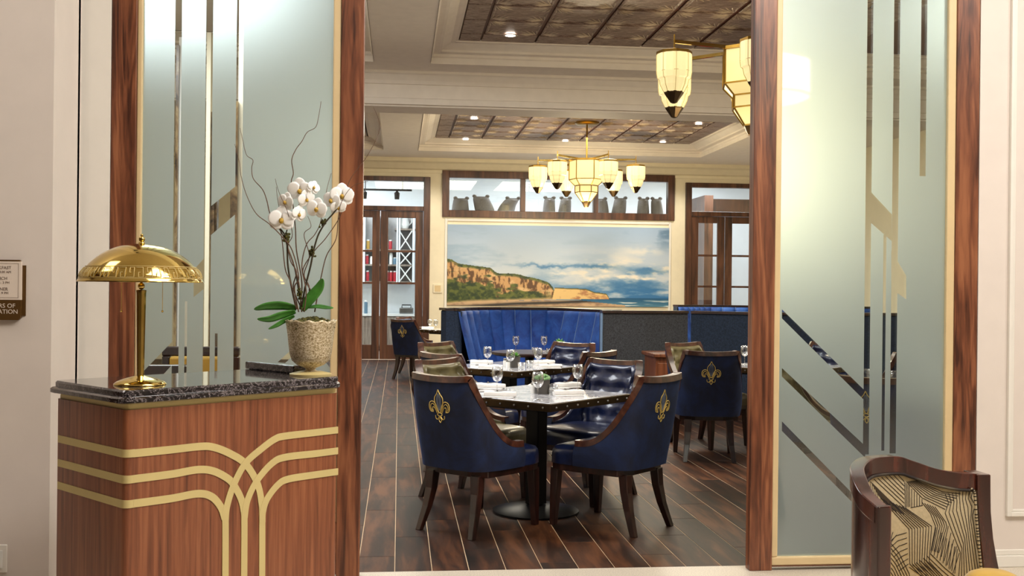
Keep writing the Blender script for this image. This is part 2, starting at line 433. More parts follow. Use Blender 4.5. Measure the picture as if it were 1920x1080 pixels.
# crown and mural panel mouldings
def hbar(prof, x0, x1, y, name='trim_1', mat=None):   # prof: list (forward, z)
    b = B(); b.rings([[(x, y-f, z) for f, z in prof] for x in (x0, x1)]); return struct(b.build(name, mat or M['ceil']))
hbar([(0, 3.72), (.03, 3.72), (.03, 3.78), (.08, 3.8), (.16, 3.9), (.22, 3.93), (.22, 4.0), (0, 4.0)], XL, XR, YB, 'trim_1', M['cream'])
b = B(); x0, x1 = X(833, YB), X(1257, YB); zt = atY(1045, 418, YB).z
b.box((x0-.0, YB-.025, .1), (x0+.05, YB, zt+.05)); b.box((x1-.05, YB-.025, .1), (x1, YB, zt+.05)); b.box((x0+.05, YB-.025, zt), (x1-.05, YB, zt+.05))
struct(b.build('trim_2', M['white'], bevel=.008))

# joinery of rear openings
def frame_box(name, x0, x1, z0, z1, w, y0, y1, mat, parent=None, hs=(), vs=(), hw=.03, bevel=.006):
    b = B(); b.box((x0, y0, z0), (x0+w, y1, z1)); b.box((x1-w, y0, z0), (x1, y1, z1)); b.box((x0+w, y0, z0), (x1-w, y1, z0+w)); b.box((x0+w, y0, z1-w), (x1-w, y1, z1))
    for z in hs: b.box((x0+w, y0+.01, z-hw/2), (x1-w, y1-.01, z+hw/2))
    for x in vs: b.box((x-hw/2, y0+.01, z0+w), (x+hw/2, y1-.01, z1-w))
    return b.build(name, mat, parent, bevel=bevel, world=bool(parent))
def pane(x0, x1, z0, z1, y, parent, name='pane'):
    return B().box((x0, y, z0), (x1, y+.006, z1)).build(name, M['glass'], parent, world=True)
# transom window
win = struct(frame_box('window_1', xT0-.06, xT1+.06, zT0-.06, zT1+.06, .14, YB-.05, YB+.12, M['doorwood']))
for a in (978.5, 1115):
    xm = X(a, YB); B().box((xm-.05, YB-.04, zT0+.08), (xm+.05, YB+.1, zT1-.08)).build('mullion', M['doorwood'], win, bevel=.005)
edges = [xT0+.08, X(978.5, YB)-.05, X(978.5, YB)+.05, X(1115, YB)-.05, X(1115, YB)+.05, xT1-.08]
for k in range(3): B().box((edges[2*k], YB+.03, zT0+.08), (edges[2*k+1], YB+.036, zT1-.08)).build('pane', M['glass'], win)
def double_door(x0, x1, xs, tag_n):
    z1 = zDT; zt = atY(742, 395, YB).z
    b = B(); w_ = .13
    b.box((x0, YB-.05, 0), (x0+w_, YB+.12, z1)); b.box((x1-w_, YB-.05, 0), (x1, YB+.12, z1))
    b.box((x0+w_, YB-.05, z1-.09), (x1-w_, YB+.12, z1)); b.box((x0+w_, YB-.05, zt), (x1-w_, YB+.12, zt+.09))
    fr = struct(b.build('door_%d' % tag_n, M['doorwood'], bevel=.006))
    B().box((x0+w_, YB+.03, zt+.09), (x1-w_, YB+.036, z1-.09)).build('transom_pane', M['glass'], fr)
    for (a, c) in xs:
        s = .15; b = B(); y0, y1 = YB, YB+.06
        b.box((a, y0, .01), (a+s, y1, zt-.005)); b.box((c-s, y0, .01), (c, y1, zt-.005)); b.box((a+s, y0, .01), (c-s, y1, .3)); b.box((a+s, y0, zt-.14), (c-s, y1, zt-.005))
        lf = b.build('door_leaf', M['doorwood'], fr, bevel=.006)
        for py in (471, 531):
            z = atY(742, py, YB).z; B().box((a+s, y0+.01, z-.02), (c-s, y1-.01, z+.02)).build('glazing_bar', M['doorwood'], lf)
        B().box((a+s, y0+.027, .3), (c-s, y0+.033, zt-.14)).build('pane', M['glass'], lf)
    return fr
xm = X(712, YB); wj = .13
double_door(xD0, xD1, [(xD0+wj+.005, xm-.006), (xm+.006, xD1-wj-.005)], 1)
xm2 = X(1358, YB)
double_door(xD2, xD3, [(xD2+wj+.005, xm2-.006), (xm2+.006, 2*xm2-xD2-wj-.005)], 2)
# wall control plate
c = atY(820.5, 541, YB); b = B().box((c.x-.09, YB-.02, c.z-.09), (c.x+.09, YB, c.z+.09))
o = tag(b.build('wall_plate', M['cream'], bevel=.006), 'small square cream wall plate between the left glass doors and the seascape', 'wall plate'); origin_to(o, (c.x, YB, c.z))
B().box((-.06, -.024, -.06), (.06, -.02, .06)).build('cover', M['beige'], o)

# mural
def fbm(w_, h_, sx, sy, seed, oct=5):
    rng = np.random.RandomState(seed); out = np.zeros((h_, w_)); amp = 1; tot = 0
    for k in range(oct):
        gx, gy = int(sx*2**k)+2, int(sy*2**k)+2
        g = rng.rand(gy, gx); xs = np.linspace(0, gx-1.001, w_); ys = np.linspace(0, gy-1.001, h_)
        xi = xs.astype(int); yi = ys.astype(int); fx = xs-xi; fy = ys-yi; fx = fx*fx*(3-2*fx); fy = (fy*fy*(3-2*fy))[:, None]
        a = g[yi][:, xi]*(1-fx)+g[yi][:, xi+1]*fx; c_ = g[yi+1][:, xi]*(1-fx)+g[yi+1][:, xi+1]*fx
        out += amp*(a*(1-fy)+c_*fy); tot += amp; amp *= .55
    return out/tot
def mural():
    Wm, Hm = 480, 180
    U, V = np.meshgrid(np.linspace(0, 1, Wm), np.linspace(0, 1, Hm))
    img = np.zeros((Hm, Wm, 3)); C = lambda *c: np.array(c, float)
    def mix(a, b_, t): t = np.clip(t, 0, 1)[..., None]; return a*(1-t)+b_*t
    n1 = fbm(Wm, Hm, 6, 9, 1, 6); n2 = fbm(Wm, Hm, 11, 13, 2, 5); n3 = fbm(Wm, Hm, 30, 18, 3, 4)
    sky = mix(C(156, 178, 204)+0*U[..., None], C(190, 200, 210), (V-.05)*2)
    sky = mix(sky, C(150, 172, 194), (n1-.5)*5*(1-U))
    blue = np.clip((V-.45)*3, 0, 1)*np.clip((U-.2)*2, 0, 1)
    sky = mix(sky, C(56, 114, 166), blue*np.clip((n1-.38)*5, 0, 1))
    sky = mix(sky, C(88, 120, 150), np.clip((U-.78)*4, 0, 1)*np.clip((.35-V)*4, 0, 1)*np.clip((n1-.42)*7, 0, 1))
    cl = np.clip((n2-.52)*7, 0, 1)*np.clip((U-.35)*3, 0, 1)*np.exp(-((V-.55)/.16)**2)
    sky = mix(sky, C(232, 222, 204), cl)
    for (cu, cv, a, bb, s_) in ((.78, .63, .12, .03, 1), (.9, .645, .07, .02, .9), (.49, .6, .05, .05, .8), (.63, .65, .05, .03, .8), (.70, .76, .04, .03, .8), (.71, .56, .03, .03, .7), (.78, .45, .04, .08, .6), (.88, .3, .12, .05, .5)):
        d = ((U-cu)/a)**2+((V-cv+(n3-.5)*.06)/bb)**2; sky = mix(sky, C(236, 226, 210), np.exp(-d)*s_*1.3*np.clip((n2-.25)*4, 0, 1))
    for (cu, cv, a, bb) in ((.66, .5, .12, .03), (.9, .55, .1, .04), (.82, .74, .2, .04), (.45, .5, .14, .02)):
        d = ((U-cu)/a)**2+((V-cv+(n3-.5)*.08)/bb)**2; sky = mix(sky, C(58, 112, 160), np.exp(-d)*.85)
    img = sky
    # sea
    sea = mix(C(30, 84, 124)+0*U[..., None], C(96, 142, 160), np.clip((V-.9)*8, 0, 1))
    foam = np.clip((fbm(Wm, Hm, 10, 60, 5, 3)-.56)*9, 0, 1)*np.clip((V-.905)*30, 0, 1); sea = mix(sea, C(214, 222, 220), foam)
    img = np.where((V > .893)[..., None], sea, img)
    # beach
    bt = np.interp(U[0], [0, .25, .45, .6, .75, .9, 1], [.955, .94, .925, .925, .97, 1.0, 1.1])[None, :]
    sand = mix(C(196, 164, 128)+0*U[..., None], C(150, 120, 96), (n3-.4)*3)
    sand = mix(sand, C(38, 36, 36), np.exp(-((V-np.interp(U[0], [0, .3, .5, .65], [1.03, .975, .955, .93])[None, :])/.018)**2))
    img = np.where((V > bt)[..., None] & (U < .8)[..., None], sand, img)
    top = np.interp(U[0], [0, .02, .05, .1, .19, .22, .3, .38, .45, .475, .48], [.43, .435, .485, .50, .53, .59, .605, .65, .70, .77, .9])[None, :]+(n3-.5)*.025
    top2 = np.interp(U[0], [.47, .48, .55, .62, .66, .715, .725, .73], [.9, .765, .775, .78, .82, .84, .88, .93])[None, :]+(n3-.5)*.012
    bot = np.interp(U[0], [0, .1, .3, .5, .73], [.985, .955, .935, .915, .905])[None, :]
    nr = fbm(Wm, Hm, 90, 12, 8, 4); rock = mix(C(196, 152, 100)+0*U[..., None], C(92, 60, 34), np.clip((nr-.47)*9, 0, 1))
    rock = mix(rock, C(214, 178, 128), np.clip((n3-.55)*6, 0, 1))
    green = mix(C(92, 100, 40)+0*U[..., None], C(34, 52, 20), np.clip((fbm(Wm, Hm, 50, 22, 12, 5)-.38)*4, 0, 1))
    gmask = np.clip((.045-(V-top))*40, 0, 1)*np.clip((n2-.3)*8, 0, 1)+np.clip((n2*.6+n3*.4-.52+(V-top-.13)*1.5)*12, 0, 1)*np.clip((.5-U)*12, 0, 1)
    cl1 = mix(rock, green, gmask); cl1 = mix(cl1, C(206, 172, 130), np.clip((V-bot+.035)*30, 0, 1))
    img = np.where(((V > top) & (V < bot) & (U < .48))[..., None], cl1, img)
    r2 = mix(C(224, 188, 124)+0*U[..., None], C(172, 122, 82), np.clip((n3-.45)*5+(U-.66)*4, 0, 1)); r2 = mix(r2, C(84, 84, 44), np.clip((.018-(V-top2))*90, 0, 1))
    img = np.where(((V > top2) & (V < bot) & (U > .47) & (U < .73))[..., None], r2, img)
    ext = np.array(img)/255.0
    L_ = np.where(ext > .04045, ((ext+.055)/1.055)**2.4, ext/12.92)
    x0, x1, z0, z1 = X(838, YB), X(1253, YB), Zb(574), atY(1045, 424, YB).z
    root = thing('seascape_painting', 'wide seascape painting of sandy cliffs, sea and cloudy sky above the blue booth', 'painting', ((x0+x1)/2, YB-.02, z0))
    xs = np.linspace(x0, x1, Wm); zs = np.linspace(z1, z0, Hm)
    XX, ZZ = np.meshgrid(xs, zs)
    v = np.stack([XX-root.location.x, np.full_like(XX, -.012), ZZ-z0], -1).reshape(-1, 3)
    idx = np.arange(Wm*Hm).reshape(Hm, Wm)
    f = np.stack([idx[:-1, :-1], idx[1:, :-1], idx[1:, 1:], idx[:-1, 1:]], -1).reshape(-1, 4)
    me = bpy.data.meshes.new('canvas'); me.from_pydata(v.tolist(), [], f.tolist())
    at = me.color_attributes.new('paint', 'FLOAT_COLOR', 'POINT')
    at.data.foreach_set('color', np.concatenate([L_.reshape(-1, 3), np.ones((Wm*Hm, 1))], 1).ravel())
    t = NT('painted_canvas'); t.set(rough=.5); a = t.n('ShaderNodeVertexColor', layer_name='paint'); t.l(a.outputs[0], t.p.inputs['Base Color']); me.materials.append(t.m)
    o = bpy.data.objects.new('canvas', me); COL.objects.link(o); o.parent = root
    B().box((x0-.0, YB-.03, z0), (x1, YB-.001, z1)).build('backing_panel', M['white'], root, world=True)
mural()

# ---- ceiling with coffers
lipY1a, lipY1b = 6.7, atZ(900, 121, ZC).y
c1 = (.33, lipY1a, atZ(1900, 60, 4.2).x, lipY1b)
p = atZ(1295, 269.5, 4.2)
c2 = (.33, 13.6, p.x+.3, p.y+.35)
cL1 = (-4.6, lipY1a, -.31, lipY1b); cL2 = (-4.6, 13.6, -.31, c2[3])
c1 = (.33, lipY1a, 7.2, lipY1b)
def slab_with(holes_x, y0, y1, b):
    pass
b = B(); Zt = 4.35
ys = [YG-.02, lipY1a, lipY1b, 13.6, c2[3], YB+.2]
for (ya, yb_, holes) in ((ys[0], ys[1], []), (ys[1], ys[2], [(cL1[0], cL1[2]), (c1[0], c1[2])]), (ys[2], ys[3], []), (ys[3], ys[4], [(cL2[0], cL2[2]), (c2[0], c2[2])]), (ys[4], ys[5], [])):
    xs = [XL]
    for h in holes: xs += list(h)
    xs.append(XR)
    for k in range(0, len(xs), 2): b.box((xs[k], ya, ZC), (xs[k+1], yb_, Zt))
b.box((XL, YG, Zt), (XR, YB+.2, Zt+.05))
ceil = struct(b.build('ceiling', M['ceil']))
prof = [(.004, 3.992), (.004, 4.06), (.03, 4.07), (.03, 4.1), (.09, 4.1), (.12, 4.105), (.12, 4.13), (.16, 4.15), (.22, 4.185), (.27, 4.19), (.27, 4.2), (.3, 4.2), (.3, 4.24)]
def coffer(c, n):
    b = B(); x0, y0, x1, y1 = c
    b.rings([[(x0+i, y0+i, z), (x1-i, y0+i, z), (x1-i, y1-i, z), (x0+i, y1-i, z)] for i, z in prof], cap=False)
    struct(b.build('trim_%d' % n, M['ceil']))
    b = B().box((x0+.25, y0+.25, 4.215), (x1-.25, y1-.25, 4.235)); b.build('coffer_back', M['tilebar'], ceil)
def tile_mesh(S):
    b = B(); g = .022
    P = lambda x, y, z: (x, y, -z)
    # stepped pan
    rs = []
    for i, z in ((0, .0), (.012, .008), (.03, .0), (.045, .004)):
        rs.append([P(g+i, g+i, z), P(S-g-i, g+i, z), P(S-g-i, S-g-i, z), P(g+i, S-g-i, z)])
    b.rings(rs, cap=False); b.add(rs[-1], [(0, 1, 2, 3)]); b.box((g, g, 0), (S-g, S-g, .008))
    b.cur = 1
    for cx, cy, a0 in ((g, g, 0), (S-g, g, PI/2), (S-g, S-g, PI), (g, S-g, 1.5*PI)):
        for k in range(6):
            a = a0+(k+.5)/6*PI/2; r0, r1, hw = .03, (.22 if k in (2, 3) else .18), .034
            q = [(cx+r0*math.cos(a), cy+r0*math.sin(a)), (cx+r1*math.cos(a-hw), cy+r1*math.sin(a-hw)), (cx+(r1+.03)*math.cos(a), cy+(r1+.03)*math.sin(a)), (cx+r1*math.cos(a+hw), cy+r1*math.sin(a+hw))]
            b.add([P(x, y, .004) for x, y in q]+[P((q[0][0]+q[2][0])/2, (q[0][1]+q[2][1])/2, .016)], [(0, 1, 4), (1, 2, 4), (2, 3, 4), (3, 0, 4)])
    return b
TS = .605
tp = tile_mesh(TS).build('ceiling_tile', [M['tile'], M['tilefan']], ceil); tp_used = False
def tiles(c, xstart):
    global tp_used
    x0, y0, x1, y1 = c[0]+.3, c[1]+.3, c[2]-.3, c[3]-.3
    x = xstart
    rb = B()
    while x > x0: x -= TS
    nb = []
    while x < x1:
        y = y1-.35
        first_r = True
        while y > y0-TS:
            a, bb_, cc, d = max(x, x0), max(y, y0), min(x+TS, x1), min(y+TS, y1)
            if cc-a > .08 and d-bb_ > .08:
                full = cc-a > TS-.001 and d-bb_ > TS-.001
                if full:
                    if not tp_used: tp.location = (x, y, 4.2); tp_used = True
                    else:
                        o = bpy.data.objects.new('ceiling_tile', tp.data); COL.objects.link(o); o.parent = ceil; o.location = (x, y, 4.2)
                else:
                    B().box((.011, .011, -.006), (cc-a-.011, d-bb_-.011, .006)).build('ceiling_tile', M['tile'], ceil, bevel=.005).location = (a, bb_, 4.2)
            y -= TS
        x += TS
coffer(c1, 3); coffer(c2, 4); coffer(cL1, 5); coffer(cL2, 6)
tx = atZ(902, 74, 4.2).x
tiles((c1[0], c1[1]+1.5, 5.3, c1[3]), tx); tiles(c2, tx)
# flat plaster inside the left coffers
for c in (cL1, cL2): B().box((c[0]+.28, c[1]+.28, 4.2), (c[2]-.28, c[3]-.28, 4.215)).build('plaster_field', M['ceil'], ceil)
# cross beam
yb0 = atZ(1045, 141, ZC).y; 
bp = [(0, 3.62), (.0, 3.60), (-.5, 3.60), (-.5, 4.0), (.16, 4.0), (.16, 3.97), (.13, 3.96), (.07, 3.9), (.05, 3.86), (.02, 3.86), (.02, 3.70), (.05, 3.69), (.05, 3.62)]
o = hbar(bp, XL, XR, yb0+.16, 'trim_7', M['ceil'])
# partial cross beam above the screen, out of frame header
b = B(); b.box((XL-1, YG, 3.6), (XR+.9, YG+.1, 4.9)); struct(b.build('wall_front', M['white']))

# downlights
def downlight(p, label, power=0, tgt=None, size=.055):
    t = thing('downlight', label, 'ceiling light', p, group='recessed ceiling downlights')
    B().lathe([(size+.02, -.004), (size+.02, 0), (size, 0), (size, -.006), (size+.02, -.004)], n=20).build('ring', M['white'], t)
    B().lathe([(.001, -.003), (size, -.003), (size, .0), (.001, .0)], n=20).build('lens', M['downlight'], t)
    if power: spot('downlight_beam', (p[0], p[1], p[2]-.03), tgt or (p[0], p[1], 0), power, 95, (1, .9, .74), .06)
TZ = 4.182
dl = [((957, 66), 'round downlight in the nearer tin ceiling, left of the hanging lantern', 0), ((873, 261), 'leftmost downlight along the rear edge of the far tin ceiling', 60), ((1060, 264), 'middle downlight along the rear edge of the far tin ceiling', 60),
      ((1243, 266), 'right downlight along the rear edge of the far tin ceiling', 60), ((1310, 232), 'downlight near the right end of the far tin ceiling', 60), ((889, 222), 'downlight toward the front left of the far tin ceiling', 60)]
for (q, lab, pw) in dl: downlight(atZ(q[0], q[1], TZ), lab, pw)
# spots that light the tables and chairs
for x, y in ((.9, 7.6), (.9, 9.3), (3.2, 6.9), (3.2, 9.3), (1.9, 11.9), (.6, 12.3)):
    spot('table_spot', (x, y-.3, 4.1), (x, y, .7), 120, 62, (1, .95, .88), .06)
for x in (.5, 2.3, 4.2, -1.6, 5.6): spot('wall_wash', (x, 19.9, 3.9), (x, 21.3, 1.9), 90, 80, (1, .93, .8), .08, .8)

# ---- glazed screens left and right of the opening
ZTOP = 3.6
def post(name, pa, pb, y0=YG, y1=YG+.07, z0=0, z1=ZTOP, mat='walnut'):
    x0, x1 = X(pa), X(pb)
    return x0, x1
def polyfilm(x0, x1, z0, z1, clears):
    """triangulated film minus the clear polygons (lists of (x,z))"""
    vs = [Vector(v) for v in ((x0, z0), (x1, z0), (x1, z1), (x0, z1))]; es = [(0, 1), (1, 2), (2, 3), (3, 0)]
    for c in clears:
        n = len(vs); vs += [Vector((min(max(p[0], x0), x1), min(max(p[1], z0), z1))) for p in c]; es += [(n+i, n+(i+1) % len(c)) for i in range(len(c))]
    r = geometry.delaunay_2d_cdt(vs, es, [], 1, 1e-6); V, Fc = r[0], r[2]
    def inside(p, poly):
        k = False; j = len(poly)-1
        for i in range(len(poly)):
            a, b_ = poly[i], poly[j]
            if (a[1] > p[1]) != (b_[1] > p[1]) and p[0] < (b_[0]-a[0])*(p[1]-a[1])/(b_[1]-a[1])+a[0]: k = not k
            j = i
        return k
    keep = []
    for f in Fc:
        c = sum((V[i] for i in f), Vector((0, 0)))/len(f)
        if not any(inside(c, q) for q in clears): keep.append(tuple(f))
    return [(v[0], v[1]) for v in V], keep
def G(px, py): p = atY(px, py, YG+.03); return (p.x, p.z)
def screen(label, pxs, zb, clears, trimw, name, strips):
    """pxs: outer0, outer1(inner edge of post), trim end, glass end, trim end, post end"""
    o0, o1, g0, g1, t1, o5 = [X(p) for p in pxs]
    root = thing('glazed_screen', label, 'glass partition', ((o0+o5)/2, YG+.035, 0))
    for a, c in ((o0, o1), (t1, o5)): B().box((a, YG, 0), (c, YG+.07, ZTOP)).build('post', M['walnut'], root, world=True, bevel=.004)
    B().box((o1, YG+.002, 0.02), (t1, YG+.068, zb-.045)).build('bottom_rail', M['walnut_h'] , root, world=True)
    B().box((o1, YG+.008, zb-.045), (t1, YG+.06, zb)).build('sill_bead', M['beige'], root, world=True, bevel=.006)
    B().box((o1, YG+.008, zb), (g0, YG+.06, ZTOP)).build('glazing_bead', M['beige'], root, world=True, bevel=.006)
    B().box((g1, YG+.008, zb), (t1, YG+.06, ZTOP)).build('glazing_bead', M['beige'], root, world=True, bevel=.006)
    B().box((g0, YG+.031, zb), (g1, YG+.041, ZTOP)).build('glass_pane', M['glass'], root, world=True)
    cl = [[G(*q) for q in c] for c in clears]
    for (a, c, top, bot) in strips:
        xa, xc = X(a, YG+.03), X(c, YG+.03); zt_ = ZTOP if top is None else G(a, top)[1]; zb_ = zb if bot is None else G(a, bot)[1]
        cl.append([(xa, zb_), (xc, zb_), (xc, zt_), (xa, zt_)])
    V, Fc = polyfilm(g0, g1, zb, ZTOP, cl)
    b = B().add([(v[0], YG+.029, v[1]) for v in V], Fc); b.build('etched_film', M['frost'], root, world=True)
    return root
M['walnut_h'] = wood('walnut_rail', (64, 33, 21), (114, 66, 43), (152, 96, 64), (.07, 1, 1), 16, .38, .15)
screen('tall etched glass screen in a walnut frame behind the desk, left of the opening', (204.5, 252, 262, 620, 635, 679), .32,
       [[(394, 388), (441, 350), (441, 402), (394, 442)], [(363, 506), (383, 484), (383, 541), (363, 557)],
        [(270, 695), (323.5, 640), (323.5, 683), (292, 718), (292, 760), (270, 760)],
        [(500, 698), (547, 655), (562, 655), (514, 700)], [(612, 655), (625, 668), (625, 690), (596, 660)]],
       .03, 'l', [(323.5, 336, None, None), (347, 351.5, 565, None), (381.5, 394.5, None, None), (404, 409, 625, None), (439, 452, None, None)])
zbR = atY(1600, 1043, YG).z
screen('tall etched glass screen in a walnut frame behind the patterned armchair', (1411, 1453, 1464.5, 1776, 1791, 1833), zbR,
       [[(1633, 360), (1672, 402), (1672, 452), (1633, 418)], [(1671, 470), (1699, 517), (1699, 561), (1671, 542)],
        [(1466, 580), (1620, 731), (1620, 750), (1466, 597)], [(1466, 690), (1622, 836), (1622, 858), (1466, 706)], [(1466, 790), (1600, 927), (1600, 944), (1466, 808)]],
       .03, 'r', [(1621, 1632, None, 852), (1655.5, 1661, 440, 845), (1671, 1682.5, None, 850), (1722, 1733, None, 330)])
# lobby walls
xw = X(97)
struct(B().box((-6.0, 4.95, 0), (atY(97, 540, 4.95).x, YG+.2, 4.9)).build('wall_lobby_left', M['wall']))
struct(B().box((atY(97, 540, 4.95).x, YG, 0), (X(204), YG+.15, 4.9)).build('wall_screen_left', M['white']))
struct(B().box((atY(97, 540, 4.95).x, YG-.05, 0), (X(131), YG, 4.9)).build('trim_8', M['white'], bevel=.01))
struct(B().box((X(1834), YG, 0), (9.0, YG+.15, 4.9)).build('wall_lobby_right', M['wall']))
b = B()
pr0, pr1, pz0 = X(1889), X(1907), atY(1900, 967, YG).z
for a, c, d in ((0, .022, .022), (.022, .036, .012)):
    b.box((pr0+a, YG-d, pz0+a), (pr0+c, YG, 3.4)); b.box((pr0+c, YG-d, pz0+a), (8.5, YG, pz0+c))
struct(b.build('trim_9', M['white'], bevel=.003))
b = B(); bz = atY(1870, 1030, YG).z
b.box((X(1834), YG-.018, 0), (9, YG, bz-.03)); b.box((X(1834), YG-.012, bz-.03), (9, YG, bz))
struct(b.build('baseboard_right', M['white'], bevel=.004))
# shell of the lobby behind the camera
struct(B().box((-6, -7, 4.9), (9, YG+.1, 5.0)).build('ceiling', M['ceil']))
struct(B().box((-6.1, -7, 0), (-6, YG, 4.9)).build('wall_far_left', M['doorwood']))  # unseen wall, dark wood chosen to cut bounce onto the desk
struct(B().box((9, -7, 0), (9.1, YG+.2, 4.9)).build('wall_far_right', M['wall']))
b = B(); b.box((-6, -7.1, 0), (-2.4, -7, 4.9)); b.box((1.8, -7.1, 0), (9, -7, 4.9)); b.box((-2.4, -7.1, 3), (1.8, -7, 4.9))
struct(b.build('wall_rear', M['doorwood']))  # unseen, dark wood here too to keep bounce low
b = B(); b.box((-2.4, -7.2, 0), (1.8, -7.12, 3)); struct(b.build('wall_added_passage', M['doorwood']))  # unseen doorway backing, added as a dark shape for brass reflections
# drum pendant lamp hanging in the lobby; the right hand screen mirrors it
dr = thing('drum_pendant', 'large cream drum pendant lamp mirrored in the right glass screen', 'ceiling light', (4.0, -1.0, 3.62))
b = B(); b.lathe([(.56, 0), (.6, .02), (.6, .42), (.56, .44)], n=40, cap=True); b.build('drum_shade', M['drum'], dr, smooth=50)
b = B(); b.lathe([(.22, -.3), (.26, -.28), (.26, 0), (.2, 0)], n=30, cap=True); b.build('lower_tier', M['drum'], dr, smooth=50)
b = B(); b.lathe([(.612, .0), (.612, .03), (.6, .03), (.6, 0), (.612, 0)], n=40); b.lathe([(.612, .4), (.612, .43), (.6, .43), (.6, .4), (.612, .4)], n=40); b.tube([(0, 0, .44), (0, 0, 1.28)], .015, 8)
b.build('rim', M['brass2'], dr)

# ================================================================== PANTRY behind the rear wall
YP = 24.8
b = B(); b.box((XL, YP, 0), (XR+2, YP+.1, 4.3)); b.box((XL-.1, YB+.2, 0), (XL, YP, 4.3)); b.box((XR+2, YB+.2, 0), (XR+2.1, YP, 4.3))
struct(b.build('wall_pantry', M['white_room']))
struct(B().box((XL, YB+.2, 4.25), (XR+2, YP, 4.3)).build('ceiling_pantry', M['white_room']))
struct(B().box((XL, YB+.2, -.05), (XR+2, YP, 0)).build('floor_pantry', M['greywood']))
struct(B().box((1.0, YB+.2, 0), (1.1, YP, 2.9)).build('wall_divider', M['white_room']))
YS = 24.35
P_ = lambda px, py: atY(px, py, YS)
sh = thing('pantry_shelving', 'tall grey wood pantry shelving with cubbies and diamond wine rack behind the left glass doors', 'shelf', (P_(715, 600).x, YS, 0))
xA, xB = P_(640, 500).x, P_(775, 500).x
zs_ = [P_(715, 415).z, P_(715, 469).z, P_(715, 497).z, P_(715, 529).z]
b = B()
b.box((xA, YS+.40, zs_[3]-.03), (xB, YS+.42, zs_[0]+.15)); b.build('back_panel', M['pantryback'], sh, world=True)
b = B()
for z in [zs_[1], zs_[2], zs_[3]]: b = B().box((xA, YS, z-.02), (xB, YS+.4, z+.02)); b.build('shelf_board', M['greywood'], sh, world=True)
for px in (682, 707, 718, 745, 748, 775): x = P_(px, 500).x; B().box((x-.025, YS-.01, zs_[3]), (x+.025, YS+.4, zs_[0]+.15)).build('upright', M['white_room'], sh, world=True)
b = B(); xa, xb = P_(748, 500).x, P_(772, 500).x
for (z0, z1) in ((zs_[1], zs_[1]+.45), (zs_[2], zs_[1]), (zs_[3], zs_[2])):
    for q in (0, 1):
        p0, p1 = ((xa, YS+.02, z0), (xb, YS+.02, z1)) if q else ((xa, YS+.02, z1), (xb, YS+.02, z0)); b.tube([p0, p1], .018, 4)
b.build('wine_lattice', M['ceramic'], sh, world=True)
bt = P_(715, 588).z
B().box((xA, YS-.15, .1), (xB+.25, YS+.42, bt-.05)).build('base_cabinet', M['greywood'], sh, world=True, bevel=.01)
for k in range(5):
    x = xA+.15+k*.42; B().box((x, YS-.17, .14), (x+.38, YS-.15, bt-.08)).build('cabinet_door', M['greywood'], sh, world=True, bevel=.005)
B().box((xA, YS-.18, bt-.05), (xB+.27, YS+.42, bt)).build('countertop', M['ceramic'], sh, world=True)
def jar(px, py, mat, h, r, label, grp, cat='jar', y=YS+.12, z=None):
    p = atY(px, py, y)
    zz = z if z is not None else p.z
    t = thing('jar', label, cat, (p.x, y, zz), group=grp)
    B().lathe([(.001, 0), (r, 0), (r, h*.8), (r*.8, h*.88), (.001, h*.88)], n=12).build('body', M[mat], t, smooth=40)
    B().lathe([(r*.82, h*.88), (r*.82, h), (.001, h)], n=12).build('lid', M['ceramic'], t)
for k, px in enumerate((726, 733, 740)): jar(px, 527, 'jarred', .24, .038, 'red tin on the lowest pantry shelf left of the wine rack, %s of three' % ('leftmost', 'middle', 'rightmost')[k], 'red tins on the lowest pantry shelf', z=zs_[3]+.02)
jar(689, 527, 'jarred', .24, .04, 'red tin alone on the lowest pantry shelf left of the door stile', None, z=zs_[3]+.02)
jar(688, 497, 'jarred', .22, .04, 'small red tin on the upper pantry shelf left of the door stile', None, z=zs_[2]+.02)
jar(697, 497, 'ceramic', .18, .04, 'white jar beside the small red tin on the upper pantry shelf', None, z=zs_[2]+.02)
jar(733, 497, 'ceramic', .26, .04, 'white jar with lid on the middle shelf left of the wine rack', None, z=zs_[2]+.02)
jar(740, 497, 'jarblue', .16, .04, 'blue-grey jar beside the lidded white jar on the middle shelf', None, z=zs_[2]+.02)
jar(690, 470, 'goldleather', .22, .04, 'yellow jar on the top pantry shelf left of the door stile', None, z=zs_[1]+.02)
jar(732, 470, 'jarred', .22, .04, 'orange-red tin on the top pantry shelf right of the door stile', None, z=zs_[1]+.02)
jar(686, 585, 'jarblue', .3, .04, 'dark blue jar on the pantry counter', None, y=YS-.02, z=bt)
p = atY(762, 585, YS)
t = thing('chafing_dish', 'small steel appliance on the pantry counter below the wine rack', 'appliance', (p.x, YS, bt))
B().box((-.16, -.1, 0), (.16, .1, .14)).build('body', M['steel'], t, bevel=.02); B().tube([(-.1, 0, .14), (-.1, 0, .2), (.1, 0, .2), (.1, 0, .14)], .012, 6).build('handle', M['black'], t)
p = atY(757, 432, YS)
t = thing('pitcher', 'white ceramic pitcher on top shelf of the pantry', 'pitcher', (p.x, YS+.15, zs_[1]+.5))
B().lathe([(.001, 0), (.1, 0), (.13, .1), (.09, .25), (.1, .3), (.09, .3)], n=16).build('body', M['ceramic'], t, smooth=50)
B().tube([(.09, 0, .26), (.17, 0, .25), (.18, 0, .15), (.12, 0, .08)], .014, 6).build('handle', M['ceramic'], t)
B().box((xa-.1, YS, zs_[1]+.46), (xb+.1, YS+.4, zs_[1]+.5)).build('shelf_board', M['greywood'], sh, world=True)
